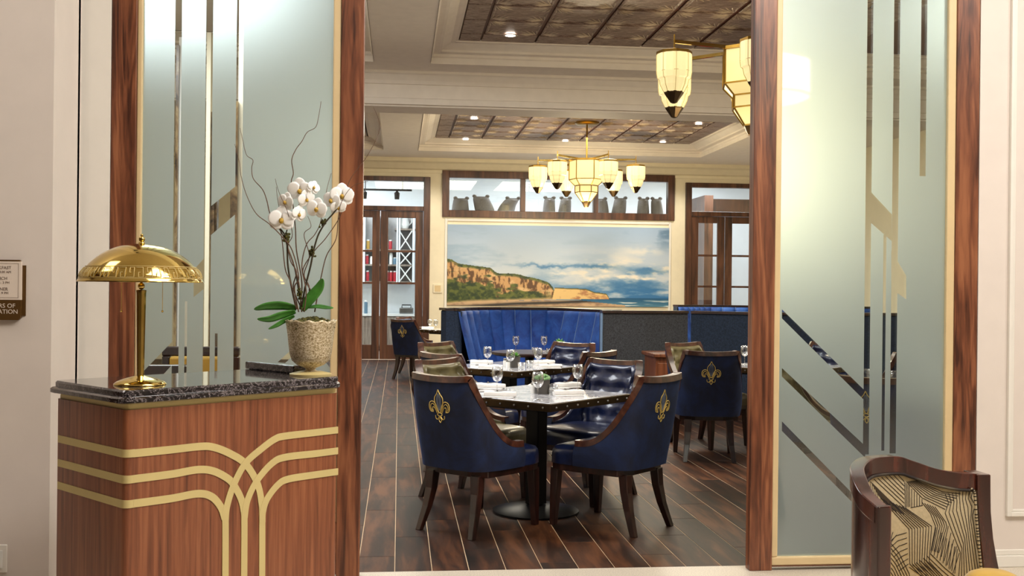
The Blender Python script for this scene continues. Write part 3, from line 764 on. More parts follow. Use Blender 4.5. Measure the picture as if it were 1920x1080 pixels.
# track light above
p = atY(720, 356, 23.2)
t = thing('track_light', 'black track light rail with two heads beyond the left door transom', 'track light', (p.x, 23.2, p.z))
B().box((-.75, -.02, -.02), (.6, .02, .02)).build('rail', M['black'], t); B().tube([(-.4, 0, .02), (-.4, 0, 4.25-p.z)], .01, 6).build('stem', M['black'], t); B().tube([(.4, 0, .02), (.4, 0, 4.25-p.z)], .01, 6).build('stem', M['black'], t)
for dx in (-.42, .28):
    B().lathe([(.05, -.2), (.06, -.06), (.03, -.04), (.02, -.02)], (dx, 0, 0), 12, cap=True).build('lamp_head', M['black'], t, smooth=40)
# burlap sacks on the ledge behind the high window
ZL = zT0+.08
led = B().box((xT0, YB+.2, ZL-.12), (xT1, YB+.75, ZL-.02)).build('sack_ledge', M['white_room']); struct(led); led.name = 'trim_10'
sacks = [(862, 30, 26, .1, 'dark upright'), (909, 34, 30, -.25, 'slumped'), (948, 30, 28, .5, 'leaning'), (1030, 22, 30, 0, 'upright'), (1059, 22, 30, .05, 'upright'), (1129, 24, 30, -.1, 'upright'), (1159, 25, 32, .15, 'broad'), (1205, 21, 32, .05, 'knotted'), (1232, 21, 32, -.05, 'knotted')]
SL = ['leftmost burlap sack behind the high window', 'slumped burlap sack with tied ears, second from left behind the high window', 'burlap sack leaning right at the end of the left window pane', 'left burlap sack of the pair in the middle window pane', 'right burlap sack of the pair in the middle window pane',
      'left burlap sack in the right window pane beside the mullion', 'broad burlap sack in the right window pane behind the lanterns', 'left of the two knotted burlap sacks at the right end of the high window', 'rightmost knotted burlap sack at the right end of the high window']
for k, (px, wpx, hpx, lean, kind) in enumerate(sacks):
    y = YB+.46; pp = atY(px, 392, y); s = y/2000; wv, hv = wpx*s, hpx*s*1.12
    t = thing('sack', SL[k], 'sack', (pp.x, y, ZL-.02), group='burlap sacks on the ledge')
    b = B(); rs = []; n = 18
    for i, (r, z) in enumerate(((.3, 0), (.5, .03), (.54, .2), (.5, .5), (.46, .78), (.42, .9), (.40, .93))):
        rs.append([(math.cos(2*PI*j/n)*r*wv*(1+.07*math.sin(3*2*PI*j/n+k+i))+lean*hv*z**1.5, math.sin(2*PI*j/n)*r*.17*2*(1 if z < .8 else .3), z*hv) for j in range(n)])
    b.rings(rs); b.build('body', M['sack'], t, smooth=60)
    b = B()
    for sg in (-1, 1): b.sphere((lean*hv*.9+sg*wv*.36, 0, hv*.95), .035, 8, 6, (1.3, 1, 1))
    b.build('tied_ear', M['sack'], t, smooth=60)
# beyond right doors: brown door frame + white walls
p0 = atY(1325, 440, 23.8)
b = B(); x0, x1 = atY(1316, 440, 23.8).x, atY(1341, 440, 23.8).x
struct(B().box((x0, 23.6, 0), (x0+.2, 24.7, 3.6)).build('trim_11', M['doorwood'])); struct(B().box((x0+.1, 24.5, 3.3), (x0+1.5, 24.7, 3.6)).build('trim_12', M['doorwood']))
p = atY(1305, 575, 22.4)
tag(origin_to(B().box((p.x-.25, 22.2, .0), (p.x+.25, 22.6, p.z+.04)).build('magazine_stand', M['jarred'], bevel=.01), (p.x, 22.4, 0)), 'dark red display stand seen through the right glass doors', 'stand')

# ================================================================== BOOTHS
def wall_run(b, pts, th, z0, z1, side=1):
    # vertical slab following pts (x,y), thickness th to one side
    P = [Vector((p[0], p[1], 0)) for p in pts]; rs = []
    for i, p in enumerate(P):
        t = (P[min(i+1, len(P)-1)]-P[max(i-1, 0)]).normalized(); n = Vector((-t.y, t.x, 0))*side
        a, c = p, p+n*th; rs.append([(a.x, a.y, z0), (c.x, c.y, z0), (c.x, c.y, z1), (a.x, a.y, z1)])
    return b.rings(rs)
def booth(name, label, pts, zt, channels, cover, covers_label, side=1, seat=True, loc=None):
    """pts in the order left->right, facing -Y; side=1 puts the slab behind (+Y)"""
    root = thing(name, label, 'booth', (pts[0][0], pts[0][1], 0))
    b = B(); wall_run(b, pts, .12, .15, zt-.03, side); b.build('back_shell', cover, root, world=True)
    b = B(); wall_run(b, [p for p in pts], .14, 0, .15, side); b.build('plinth', M['mahogany'], root, world=True)
    b = B(); P = [Vector((p[0], p[1], zt-.03)) for p in pts]
    b.sweep(P, [(-.13*side*1, 0), (.02*side, 0), (.02*side, .03), (-.13*side, .03)]); b.build('cap_rail', M['mahogany'], root, world=True)
    if channels:
        for i in range(len(pts)-1):
            a, c = Vector((*pts[i], 0)), Vector((*pts[i+1], 0)); t = (c-a); L = t.length; t.normalize(); n = Vector((t.y, -t.x, 0))*side
            nn = channels(L)
            for k in range(nn):
                s0, s1 = L*k/nn, L*(k+1)/nn; rows = []
                for (z, f) in ((.42, .20), (.6, .16), (.8, .11), (1.0, .06), (zt-.09, .035), (zt-.045, .03), (zt-.032, .0)):
                    r_ = []
                    for j in range(9):
                        q = j/8; s = s0+(s1-s0)*q; d = f+(.034*math.sqrt(max(0, 1-(2*q-1)**2)) if z < zt-.04 else 0)
                        p = a+t*s+n*(d+.002); r_.append((p.x, p.y, z))
                    rows.append(r_)
                b = B().grid(rows); b.build('channel', M['bluevelvet'], root, world=True, smooth='all')
                if i or k: B().tube([Vector(r_[0])+n*.004 for r_ in rows], .004, 5).build('seam_piping', M['seam'], root, world=True, smooth='all')
    return root
def W(px, y): return (atY(px, 575, y).x, y)
lb = [W(855, 12.7), W(868, 13.05), W(880, 13.32), W(893, 13.52), W(913, 13.68), W(938.4, 13.78), W(965, 13.8), W(994.6, 13.8), W(1027.4, 13.8)]
bt1 = booth('channel_booth', 'blue velvet booth with vertical channel tufting beneath the seascape', lb+[W(1062.6, 13.5), W(1090.7, 13.2), W(1122, 12.9), W(1150, 12.62)], 1.2, lambda L: 1, M['navyfabric'], '')
# grey flank of the booth arm
a, c = W(855, 12.7), W(826, 13.1)
b = B(); wall_run(b, [c, (a[0]-.01, a[1]-.01)], .10, .15, 1.17, 1); b.build('side_panel', M['navyfabric'], bt1, world=True, bevel=.02)
b = B(); wall_run(b, [c, (a[0]-.01, a[1]-.01)], .12, 0, .15, 1); b.build('plinth', M['mahogany'], bt1, world=True)
b = B(); b.sweep([(c[0], c[1], 1.17), (a[0], a[1], 1.17)], [(-.12, 0), (.02, 0), (.02, .03), (-.12, .03)]); b.build('cap_rail', M['mahogany'], bt1, world=True)
# booth seat
b = B(); sp = [(p[0], p[1]) for p in lb[4:]]+[W(1090, 13.2)]
b.prism([(lb[2][0]+.1, lb[2][1]), *[(p[0], p[1]-.1) for p in lb[3:]], (W(1110, 12.9)), (W(1100, 12.5)), (W(1010, 13.1)), (W(925, 13.1)), (W(890, 12.75))], .15, .46)
b.build('seat', M['bluevelvet'], bt1, world=True, bevel=.03)
g0 = booth('grey_booth', 'booth with a plain charcoal tweed outer back right of the blue channel booth', [W(1129, 12.2), W(1210, 12.22), W(1290, 12.35)], 1.2, None, M['greytweed'], '')
B().tube([(W(1129, 12.2)[0]-.005, 12.2, .15), (W(1129, 12.2)[0]-.005, 12.2, 1.17)], .016, 8).build('corner_piping', M['seam'], g0, world=True)
g1 = booth('navy_booth', 'booth with a plain dark navy outer back behind the right group of chairs', [W(1296, 12.36), W(1408, 12.0), (5.2, 12.0), (7.6, 12.4)], 1.2, None, M['navyfabric'], '')
g2 = booth('far_booth', 'far blue channelled booth whose top just shows above the dark booths', [W(1270, 17.0), W(1330, 17.2), W(1480, 16.8), W(1640, 16.8)], 1.205, lambda L: 6, M['navyfabric'], '')
# reddish service cabinet
p = atY(1262, 667, 11.2)
t = thing('service_cabinet', 'reddish wooden service cabinet against the charcoal booth back', 'cabinet', (p.x+.02, 11.5, 0))
B().box((-.2, -.26, .06), (.2, .26, .72)).build('body', M['walnut_v'], t, bevel=.006); B().box((-.23, -.3, .72), (.23, .3, .76)).build('top', M['walnut'], t, bevel=.008); B().box((-.18, -.27, .1), (.18, -.26, .66)).build('door', M['walnut_v'], t, bevel=.006); B().box((-.19, -.24, 0), (.19, .24, .06)).build('plinth', M['mahogany'], t)

# ================================================================== DINING CHAIR
def shell_pos(s, side, z, off=0.0):
    """s in 0..1 from back centre to arm end; returns point on outer surface"""
    xs = [0, .12, .24, .34, .42, .52, .64, .8, 1.0]
    bxv = [0, .10, .185, .235, .256, .270, .280, .286, .288]
    byv = [-.285, -.283, -.272, -.235, -.19, -.135, -.07, .01, .095]
    x = interp(s, xs, bxv); y = interp(s, xs, byv)
    h = max(0, (z-.38)/.57)
    x += (.012*h+.02*math.sin(min(h, .35)/.35*PI/2)*0)*min(1, s*4)
    y -= .095*h**1.25
    # inward offset
    e = .01; x2, y2 = interp(min(s+e, 1), xs, bxv), interp(min(s+e, 1), xs, byv); x1, y1 = interp(max(s-e, 0), xs, bxv), interp(max(s-e, 0), xs, byv)
    tx_, ty_ = x2-x1, y2-y1; L = math.hypot(tx_, ty_) or 1; nx, ny = -ty_/L, tx_/L    # inward
    return Vector(((x+nx*off)*side, y+ny*off, z))
def rim_z(s):
    if s <= .30: return .937-.014*(1-(s/.30)**2)
    q = (s-.30)/.70; return .53+.407*(1-q)**3.3
def make_chair(leather, label):
    t = thing('dining_chair', label, 'chair', (0, 0, 0))
    S = [i/22 for i in range(23)]; SS = [(-1, s) for s in S[::-1]]+[(1, s) for s in S[1:]]
    NZ = 12
    def surf(off, z0, inset=0, tuft=False):
        P = []
        for sd, s in SS:
            zt = rim_z(s)-inset; col = []
            for k in range(NZ+1):
                z = z0+(zt-z0)*k/NZ; o = off
                if not tuft:                       # belly of the upholstery
                    o = off-.012*math.sin(PI*k/NZ)
                col.append(shell_pos(s, sd, z, o))
            P.append(col)
        return P
    b = B(); b.grid(surf(0, .385)); 
    for e in (0, -1):
        a = surf(0, .385)[e]; c = surf(.045, .385)[e]; b.grid([a, c])
    b.build('outer_upholstery', M['velvet'], t, smooth='all')
    # tufted inner back
    b = B(); P = []
    for i in range(49):
        u = -1+2*i/48; sd = 1 if u >= 0 else -1; s = abs(u)*.98; zt = rim_z(s)-.015; col = []
        for k in range(25):
            z = .44+(zt-.44)*k/24; dep = 0
            for (bu, bz) in [(x/10*1.0, zz) for zz, xs_ in ((.84, (-2.2, 0, 2.2)), (.74, (-3.3, -1.1, 1.1, 3.3)), (.64, (-4.4, -2.2, 0, 2.2, 4.4)), (.55, (-3.3, -1.1, 1.1, 3.3))) for x in xs_]:
                d2 = ((u*1.0-bu)/.075)**2+((z-bz)/.035)**2
                if d2 < 9: dep += math.exp(-d2)
            o = .075-.034*min(dep, 1)-.03*(abs(u)**4)
            if k == 24 or i in (0, 48): o = .035
            col.append(shell_pos(s, sd, z, o))
        P.append(col)
    b.grid(P); b.build('tufted_back', leather, t, smooth='all')
    # wooden rim
    b = B(); pts = []
    for sd, s in [(-1, i/40) for i in range(40, -1, -1)]+[(1, i/40) for i in range(1, 41)]:
        pts.append(shell_pos(s, sd, rim_z(s), .022))
    rs = []
    for i, p in enumerate(pts):
        sd, s = ([(-1, k/40) for k in range(40, -1, -1)]+[(1, k/40) for k in range(1, 41)])[i]
        tt = (pts[min(i+1, 80)]-pts[max(i-1, 0)]).normalized()
        inw = (shell_pos(s, sd, rim_z(s), .05)-shell_pos(s, sd, rim_z(s), 0)).normalized(); inw = (inw-tt*inw.dot(tt)).normalized()
        up = inw.cross(tt).normalized(); up = up if up.z > 0 or abs(up.z) < .05 and up.y > 0 else -up
        a = .029
        rs.append([p-inw*a-up*.024, p+inw*a-up*.024, p+inw*(a-.004)+up*.012, p-inw*(a-.004)+up*.012])
    b.rings(rs); b.build('wooden_rim', M['trimwood'], t, smooth=35)
    # seat
    out = [(-.25, -.20), (-.262, -.05), (-.272, .1), (-.278, .20), (-.262, .272), (-.2, .30), (0, .315), (.2, .30), (.262, .272), (.278, .20), (.272, .1), (.262, -.05), (.25, -.20), (.12, -.235), (-.12, -.235)]
    b = B(); rs = []
    for sc_, z in ((1.0, .385), (1.0, .44), (.985, .468), (.94, .487), (.8, .498), (.45, .506), (.02, .508)):
        rs.append([(x*sc_, (y-.03)*sc_+.03, z) for x, y in out])
    b.rings(rs); b.build('seat', leather, t, smooth=60)
    # apron
    b = B(); b.prism([(x*.985, y*.985) for x, y in out], .345, .385); ap = b.build('apron', M['mahogany'], t, bevel=.004)
    # nail seam / legs
    for sx in (-1, 1):
        b = B(); top = [(.20, .25), (.255, .25), (.255, .305), (.20, .305)]
        rs = []
        for q, w_, z in ((0, .028, .355), (.5, .024, .18), (1, .018, 0)):
            cx, cy = sx*(.228+.012*q), .258+.012*q; rs.append([(cx-w_, cy-w_, z), (cx+w_, cy-w_, z), (cx+w_, cy+w_, z), (cx-w_, cy+w_, z)])
        b.rings(rs); b.build('leg', M['mahogany'], t, bevel=.004)
        b = B(); rs = []
        for q, w_ in ((0, .030), (.3, .027), (.6, .023), (1, .018)):
            cx, cy, z = sx*(.175+.03*q*q), -.205-.085*q**1.7, .355*(1-q); rs.append([(cx-w_, cy-w_, z), (cx+w_, cy-w_, z), (cx+w_, cy+w_, z), (cx-w_, cy+w_, z)])
        b.rings(rs); b.build('leg', M['mahogany'], t, bevel=.004)
    # fleur-de-lis embroidery on the outer back
    b = B()
    def put(pts, r=.0024, n=10, closed=False):
        pp = spline([(x, z, 0) for x, z in pts], n)
        q = []
        for p in pp:
            x, z = p.x*.19, .76+p.y*.19; s = 0
            s = interp(abs(x), [0, .10, .185], [0, .12, .24]); w3 = shell_pos(s, 1 if x >= 0 else -1, z, 0)
            k = (z-.385)/(rim_z(s)-.385); w3.x = x; w3.y -= .0135*math.sin(PI*k)+.001
            q.append(w3)
        b.tube(q, r, 5)
    put([(0, .5), (-.06, .38), (-.16, .24), (-.15, .05), (-.05, -.16), (-.02, -.22)], .003); put([(0, .5), (.06, .38), (.16, .24), (.15, .05), (.05, -.16), (.02, -.22)], .003)
    for sg in (-1, 1):
        put([(sg*.04, -.2), (sg*.12, .02), (sg*.24, .13), (sg*.37, .09), (sg*.41, -.05), (sg*.36, -.17), (sg*.25, -.19)], .003)
        put([(sg*.08, -.2), (sg*.16, -.03), (sg*.26, .06), (sg*.34, .01), (sg*.35, -.1), (sg*.29, -.16)], .0026)
        put([(sg*.1, -.22), (sg*.18, -.08), (sg*.25, -.04), (sg*.28, -.1), (sg*.25, -.17)], .0026)
        put([(sg*.03, -.33), (sg*.1, -.42), (sg*.17, -.39), (sg*.18, -.3)], .0028); put([(0, -.34), (sg*.05, -.44), (0, -.52)], .0028)
        put([(0, -.21), (sg*.08, -.24), (sg*.08, -.29), (0, -.32)], .003)
    b.cur = 1
    for dx in (-.08, -.03, .03, .08): put([(dx*.4, .38), (dx, .2), (dx*.9, .02), (dx*.3, -.14)], .0018)
    b.build('fleur_de_lis_embroidery', [M['thread'], M['thread2']], t, kind='stuff', label='gold and silver embroidered fleur-de-lis')
    return t
navy_chair = make_chair(M['navyleather'], '')
olive_chair = make_chair(M['olive'], '')
used = set()
def place(chair, x, y, face, label, group='blue velvet dining chairs with embroidered backs'):
    """face = heading in degrees (0 = +Y, 90 = +X)"""
    rz = -math.radians(face)
    if chair.name not in used:
        used.add(chair.name); chair.location = (x, y, 0); chair.rotation_euler = (0, 0, rz); chair['label'] = label; chair['group'] = group; return chair
    return dup(chair, (x, y, 0), rz, label, group)
def make_table(label, loc, rz=math.radians(45)):
    t = thing('dining_table', label, 'table', loc, rz, 'white topped dining tables with black edges')
    s = .44
    B().box((-s, -s, .715), (s, s, .762)).build('table_edge', M['bronze'], t, bevel=.004)
    B().box((-s+.012, -s+.012, .762), (s-.012, s-.012, .766)).build('table_top', M['marblew'], t, bevel=.0015, seg=1)
    b = B()
    for k in range(8):
        q = -s+.055+k*(2*s-.11)/7
        for c in ((q, -s-.002, .738), (q, s+.002, .738), (-s-.002, q, .738), (s+.002, q, .738)): b.sphere(c, .007, 6, 4)
    b.build('edge_studs', M['steel'], t, kind='stuff')
    B().box((-.05, -.05, .05), (.05, .05, .69)).build('pedestal', M['black'], t, bevel=.005)
    B().box((-.3, -.3, .69), (.3, .3, .715)).build('top_plate', M['black'], t)
    B().lathe([(.001, 0), (.28, 0), (.28, .012), (.24, .022), (.08, .045), (.001, .05)], n=40).build('foot', M['black'], t, smooth=40)
    return t
C1, C2, C4, C5, C6 = (.90, 6.88), (.97, 9.30), (3.50, 9.42), (3.62, 6.88), (.92, 17.4)
t1 = make_table('nearest white marble square table with black studded edge, centre of the opening', (*C1, 0))
dup(t1, (*C2, 0), None, 'second white marble square table, directly behind the nearest one')
dup(t1, (*C4, 0), None, 'white marble table behind the right walnut post, beside the charcoal booth chairs')
dup(t1, (*C5, 0), None, 'white marble table seen through the strips of the right glass screen')
dup(t1, (*C6, 0), None, 'small distant table at the left end of the booth by the glass doors')
d = .61
place(navy_chair, C1[0]-.415, C1[1]-.415, 44, 'nearest left chair at the front table, fleur-de-lis back to us')
place(navy_chair, C1[0]+.42, C1[1]-.41, -45, 'nearest right chair at the front table, fleur-de-lis back to us')
place(navy_chair, C1[0]+.42, C1[1]+.47, -135, 'navy chair facing us at the right rear side of the front table')
place(olive_chair, C1[0]-.38, C1[1]+.47, 135, 'olive-grey leather chair facing us at the left rear side of the front table')
place(navy_chair, .58, 8.45, 50, 'left chair with its back to us at the second table')
place(navy_chair, 1.40, 8.80, -45, 'right chair with its back to us at the second table')
place(navy_chair, 1.42, 9.68, -138, 'navy chair facing us at the right rear side of the second table')
place(olive_chair, .58, 9.66, 135, 'olive-grey chair facing us at the left rear side of the second table')
place(navy_chair, 2.66, 9.02, 10, 'dark chair with gold fleur-de-lis straight on, beside the right walnut post')
place(olive_chair, 2.90, 9.78, 150, 'tufted olive leather chair in front of the wooden service cabinet')
place(navy_chair, C4[0]+.56, C4[1]-.50, -45, 'chair at the right front of the table behind the right glass screen')
place(navy_chair, C4[0]+.56, C4[1]+.56, -135, 'chair facing us at the far right of the table behind the right glass screen')
place(navy_chair, C5[0]-.58, C5[1]-.50, 45, 'chair with fleur-de-lis glimpsed through the diagonal strip of the right glass screen')
place(navy_chair, C5[0]+.58, C5[1]-.50, -45, 'chair hidden by frosted glass at the right edge of the right screen')
place(navy_chair, C5[0]+.6, C5[1]+.55, -135, 'rear right chair of the near table behind the right glass screen')
place(olive_chair, C5[0]-.6, C5[1]+.55, 135, 'rear left chair of the near table behind the right glass screen')
place(navy_chair, C6[0]-.66, C6[1]-.42, 35, 'distant chair with gold fleur-de-lis by the left glass doors')
place(navy_chair, C6[0]-.55, C6[1]+.65, 120, 'distant chair behind the fleur-de-lis chair by the left glass doors')

# round booth table
p = atZ(992, 664, .74); C3 = (p.x+.02, p.y+.15)
C3 = (atY(993, 660, 11.5).x, 11.5)
t = thing('booth_table', 'round dark wood table inside the blue channel booth', 'table', (*C3, 0))
B().lathe([(.001, .72), (.38, .72), (.42, .735), (.42, .75), (.41, .76), (.001, .76)], n=40).build('table_top', M['mahogany'], t, smooth=40)
B().lathe([(.05, .02), (.05, .72)], n=16, cap=True).build('pedestal', M['black'], t, smooth=40)
B().lathe([(.001, 0), (.24, 0), (.24, .015), (.06, .04), (.001, .04)], n=30).build('foot', M['black'], t, smooth=40)

# ================================================================== TABLEWARE
def make_glass(label):
    t = thing('wine_glass', label, 'glass', group='stemmed wine glasses on the tables')
    n = 20
    B().lathe([(.001, 0), (.034, 0), (.034, .002), (.006, .006), (.0035, .012), (.0035, .07), (.006, .076)], n=n).build('stem', M['wineglass'], t, smooth='all')
    B().lathe([(.004, .074), (.02, .08), (.033, .1), (.038, .122), (.036, .148), (.031, .172), (.030, .172), (.035, .148), (.037, .122), (.032, .101), (.019, .083), (.001, .078)], n=n).build('bowl', M['wineglass'], t, smooth='all')
    return t
gl0 = make_glass('x'); gl_used = [False]
def glass(px, py, z, label):
    p = atZ(px, py, z)
    if not gl_used[0]: gl_used[0] = True; gl0.location = p; gl0['label'] = label; return
    dup(gl0, p, 0, label)
ZT = .766
glass(932, 737, ZT, 'wine glass at the left of the front table'); glass(1008, 750, ZT, 'wine glass in front of the plant on the front table'); glass(1083, 731, ZT, 'wine glass at the right of the front table')
glass(914, 687, ZT, 'wine glass at the left of the second table'); glass(957, 694, ZT, 'wine glass in front of the succulent on the second table'); glass(1009, 690, ZT, 'wine glass at the right of the second table, above the front glass')
glass(967, 660, .76, 'small wine glass at the left of the round booth table'); glass(1020, 660, .76, 'small wine glass at the middle of the round booth table')
glass(1074, 640, 1.0, 'x') if False else None
glass(1622, 740, ZT, 'wine glass seen through a clear strip of the right glass screen'); glass(1678, 745, ZT, 'wine glass seen through the second clear strip of the right glass screen')
glass(1396, 683, ZT, 'wine glass beside the right walnut post'); glass(806, 619, ZT, 'left wine glass on the distant table by the doors'); glass(817, 620, ZT, 'right wine glass on the distant table by the doors')
def napkin(px, py, rz, label, z=ZT, L=.2):
    p = atZ(px, py, z); t = thing('rolled_napkin', label, 'napkin', p, math.radians(rz), 'rolled white napkins with cutlery')
    b = B(); rs = []
    for k in range(7):
        x = -L/2+L*k/6; r = .021+.003*math.sin(k*1.9)
        rs.append([(x, r*math.cos(2*PI*j/12)*1.25, .020+r*.9*math.sin(2*PI*j/12)) for j in range(12)])
    b.rings(rs); b.build('roll', M['linen'], t, smooth=60)
    b = B(); b.prism([(-L*.5, -.055), (L*.42, -.05), (L*.46, .02), (-L*.5, .015)], 0.0, .008); b.build('flap', M['linen'], t, bevel=.003)
    B().tube([(-L/2-.03, .004, .03), (L*.2, .004, .043)], .003, 6).build('knife', M['steel'], t)
    B().tube([(-L*.1, -.01, .042), (-L*.1, .012, .043), (-L*.1, .027, .03)], .004, 6).build('band', M['steel'], t)
napkin(920, 729, -18, 'rolled napkin at the rear left of the front table'); napkin(938, 745, -12, 'rolled napkin at the front left of the front table')
napkin(1064, 727, 22, 'rolled napkin at the rear right of the front table'); napkin(1066, 742, 10, 'rolled napkin at the front right of the front table')
napkin(903, 683, -10, 'rolled napkin at the rear left of the second table'); napkin(920, 692, -10, 'rolled napkin at the front left of the second table')
napkin(1020, 683, 15, 'rolled napkin at the rear right of the second table'); napkin(1032, 691, 10, 'rolled napkin at the front right of the second table')
napkin(802, 617, 0, 'white napkin on the distant table by the doors')
def pot_plant(px, py, z, kind, label):
    p = atZ(px, py, z); t = thing('potted_succulent', label, 'potted plant', p, group='small plants on the tables')
    b = B()
    if kind == 'dark': b.lathe([(.001, 0), (.05, 0), (.055, .1), (.048, .1), (.045, .085), (.001, .085)], n=20)
    else: b.lathe([(.001, 0), (.045, 0), (.048, .095), (.042, .095), (.04, .08), (.001, .08)], n=20)
    b.build('pot', M['bronze'] if kind == 'dark' else M['potgrey'], t, smooth=40)
    rnd = random.Random(int(px))
    nL = 22 if kind != 'mound' else 60
    b = B()
    for k in range(nL):
        if kind == 'mound':
            a = rnd.random()*2*PI; r = math.sqrt(rnd.random())*.052; z_ = .095+.028*(1-(r/.055)**2); b.sphere((r*math.cos(a), r*math.sin(a), z_), .009, 6, 4)
        else:
            a = k*2.4; e = .25+1.0*(k/nL); L = .085 if kind == 'dark' else .06; d_ = Vector((math.cos(a)*math.cos(e), math.sin(a)*math.cos(e), math.sin(e)))
            s_ = Vector((-math.sin(a), math.cos(a), 0)); c = Vector((0, 0, .09)); u = d_.cross(s_)
            m_ = c+d_*L*.55; b.add([c, m_+s_*.014, c+d_*L+Vector((0, 0, -.008)), m_-s_*.014, m_-u*.006], [(0, 1, 4), (1, 2, 4), (2, 3, 4), (3, 0, 4), (0, 3, 2, 1)])
    b.build('foliage', M['succulent'] if kind == 'mound' else M['leafy'], t, smooth=60, kind='stuff')
M['leafy'] = plain('succulent_leaf', (120, 178, 86), .45, var=.15, scale=40)
pot_plant(1017, 738, ZT, 'mound', 'small grey pot with a green bead-like succulent on the front table')
pot_plant(965, 689, ZT, 'grey', 'small grey pot with a leafy succulent on the second table')
pot_plant(1049, 662, .76, 'dark', 'bright green rosette succulent in a dark pot on the round booth table')
def votive(px, py, z, label, lit=True):
    p = atZ(px, py, z); t = thing('votive_candle', label, 'candle', p, group='small glass votives on the tables')
    B().lathe([(.001, 0), (.028, 0), (.034, .06), (.032, .06), (.026, .006), (.001, .006)], n=16).build('holder', M['wineglass'], t, smooth='all')
    B().lathe([(.001, .006), (.024, .006), (.025, .03), (.001, .03)], n=14).build('wax', M['ceramic'], t, smooth=40)
votive(1037, 739, ZT, 'glass votive beside the plant on the front table'); votive(978, 693, ZT, 'glass votive beside the succulent on the second table'); votive(993, 689, ZT, 'rightmost glass votive on the second table')
votive(1003, 662, .76, 'glass votive on the round booth table, left of the rosette plant'); votive(1030, 664, .76, 'glass votive right beside the dark pot on the round booth table')
def shaker(px, py, z, label):
    p = atZ(px, py, z); t = thing('salt_shaker', label, 'shaker', p, group='shakers on the tables')
    B().lathe([(.001, 0), (.018, 0), (.018, .045), (.014, .055)], n=12, cap=True).build('body', M['ceramic'], t, smooth=40); B().lathe([(.015, .053), (.015, .068), (.001, .072)], n=12).build('cap', M['steel'], t, smooth=40)
shaker(1000, 737, ZT, 'white shaker left of the plant on the front table'); shaker(952, 690, ZT, 'left white shaker before the succulent on the second table'); shaker(947, 687, ZT, 'white shaker leftmost of the group on the second table')

# ================================================================== CHANDELIERS
def hexring(r, z, n=8, a0=PI/8, c=(0, 0)): return [(c[0]+r*math.cos(a0+2*PI*j/n), c[1]+r*math.sin(a0+2*PI*j/n), z) for j in range(n)]
def chandelier(label, loc, zc, rot, base=2.80):
    """loc = plan position, hangs from zc"""
    t = thing('chandelier', label, 'chandelier', (loc[0], loc[1], base), rot, 'brass and glass chandeliers with six lanterns')
    top = zc-base
    B().lathe([(.001, top-.045), (.17, top-.045), (.2, top-.02), (.2, top), (.001, top)], n=32).build('ceiling_canopy', M['brass2'], t, smooth=40)
    B().tube([(0, 0, .80), (0, 0, top-.04)], .014, 10).build('stem', M['brass2'], t, smooth=40)
    # body: stepped hexagonal lantern
    N = 6
    def hx(r, z): return hexring(r, z, N, 0)
    levels = [(.29, .76), (.29, .45), (.19, .35), (.19, .24), (.075, .085)]
    b = B()
    b.rings([hx(r*.985, z) for r, z in levels], cap=False); b.build('glass_panels', M['lamp_panel'], t)
    b = B()
    for j in range(N):
        for (r0, z0), (r1, z1) in zip(levels[:-1], levels[1:]):
            a = 2*PI*j/N; b.tube([(r0*math.cos(a), r0*math.sin(a), z0), (r1*math.cos(a), r1*math.sin(a), z1)], .009 if abs(r0-r1) > .05 else .011, 4)
    for r, z in levels:
        h = hx(r, z)
        for j in range(N): b.tube([h[j], h[(j+1) % N]], .009, 4)
    b.build('brass_frame', M['brass2'], t)
    b = B(); b.rings([hx(.30, .755), hx(.30, .785), hx(.05, .80)]); b.build('top_cap', M['brass2'], t)
    b = B(); b.rings([hx(.08, .088), hx(.075, .075), hx(.035, .0), hx(.03, -.005)]); b.build('bottom_tip', M['bronze'], t)
    for k in range(6):
        a = k*PI/3; R = .81; c = (R*math.cos(a), R*math.sin(a)); d_ = Vector((math.cos(a), math.sin(a), 0))
        B().box((.25, -.013, .762), (R-.0, .013, .792), Matrix.Rotation(a, 4, 'Z')).build('arm', M['brass'], t)
        O = lambda r, z: hexring(r, z, 8, PI/8, c)
        lt = B().rings([O(.158, .66), O(.158, .685), O(.03, .715)]).build('lantern', M['brass2'], t)
        B().tube([(c[0], c[1], .70), (c[0], c[1], .84)], .007, 6).build('hook', M['brass2'], lt)
        b = B(); rs = []
        # ribbed glass cup
        n = 32
        for r, z in ((.15, .66), (.15, .50), (.142, .45), (.125, .44), (.115, .39), (.085, .33), (.08, .325)):
            rs.append([(c[0]+r*(1+.03*(j % 2))*math.cos(2*PI*j/n), c[1]+r*(1+.03*(j % 2))*math.sin(2*PI*j/n), z) for j in range(n)])
        b.rings(rs, cap=False); b.build('ribbed_glass', M['lamp_glass'], lt)
        b = B()
        for j in range(8):
            aa = PI/8+2*PI*j/8; cc_, ss_ = math.cos(aa), math.sin(aa)
            b.tube([(c[0]+r*cc_, c[1]+r*ss_, z) for r, z in ((.156, .66), (.156, .50), (.148, .45), (.131, .44), (.12, .39), (.09, .33))], .0028, 4)
        b.rings([O(.159, .50), O(.159, .506)], cap=False)
        b.build('glass_leading', M['inlay'], lt)
        B().rings([O(.09, .33), O(.085, .315), O(.03, .235), O(.012, .228)]).build('bronze_tip', M['bronze'], lt)
    return t
p = atZ(1103, 232, 4.16)
chandelier('far brass chandelier with six glass lanterns hanging before the high window', (p.x, 17.4), 4.2, math.radians(-15)+.0)
ch1 = atY(1410, 160, 9.45)
chandelier('near brass chandelier partly hidden behind the right walnut post', (ch1.x, 9.45), 4.2, math.radians(15), 2.87)
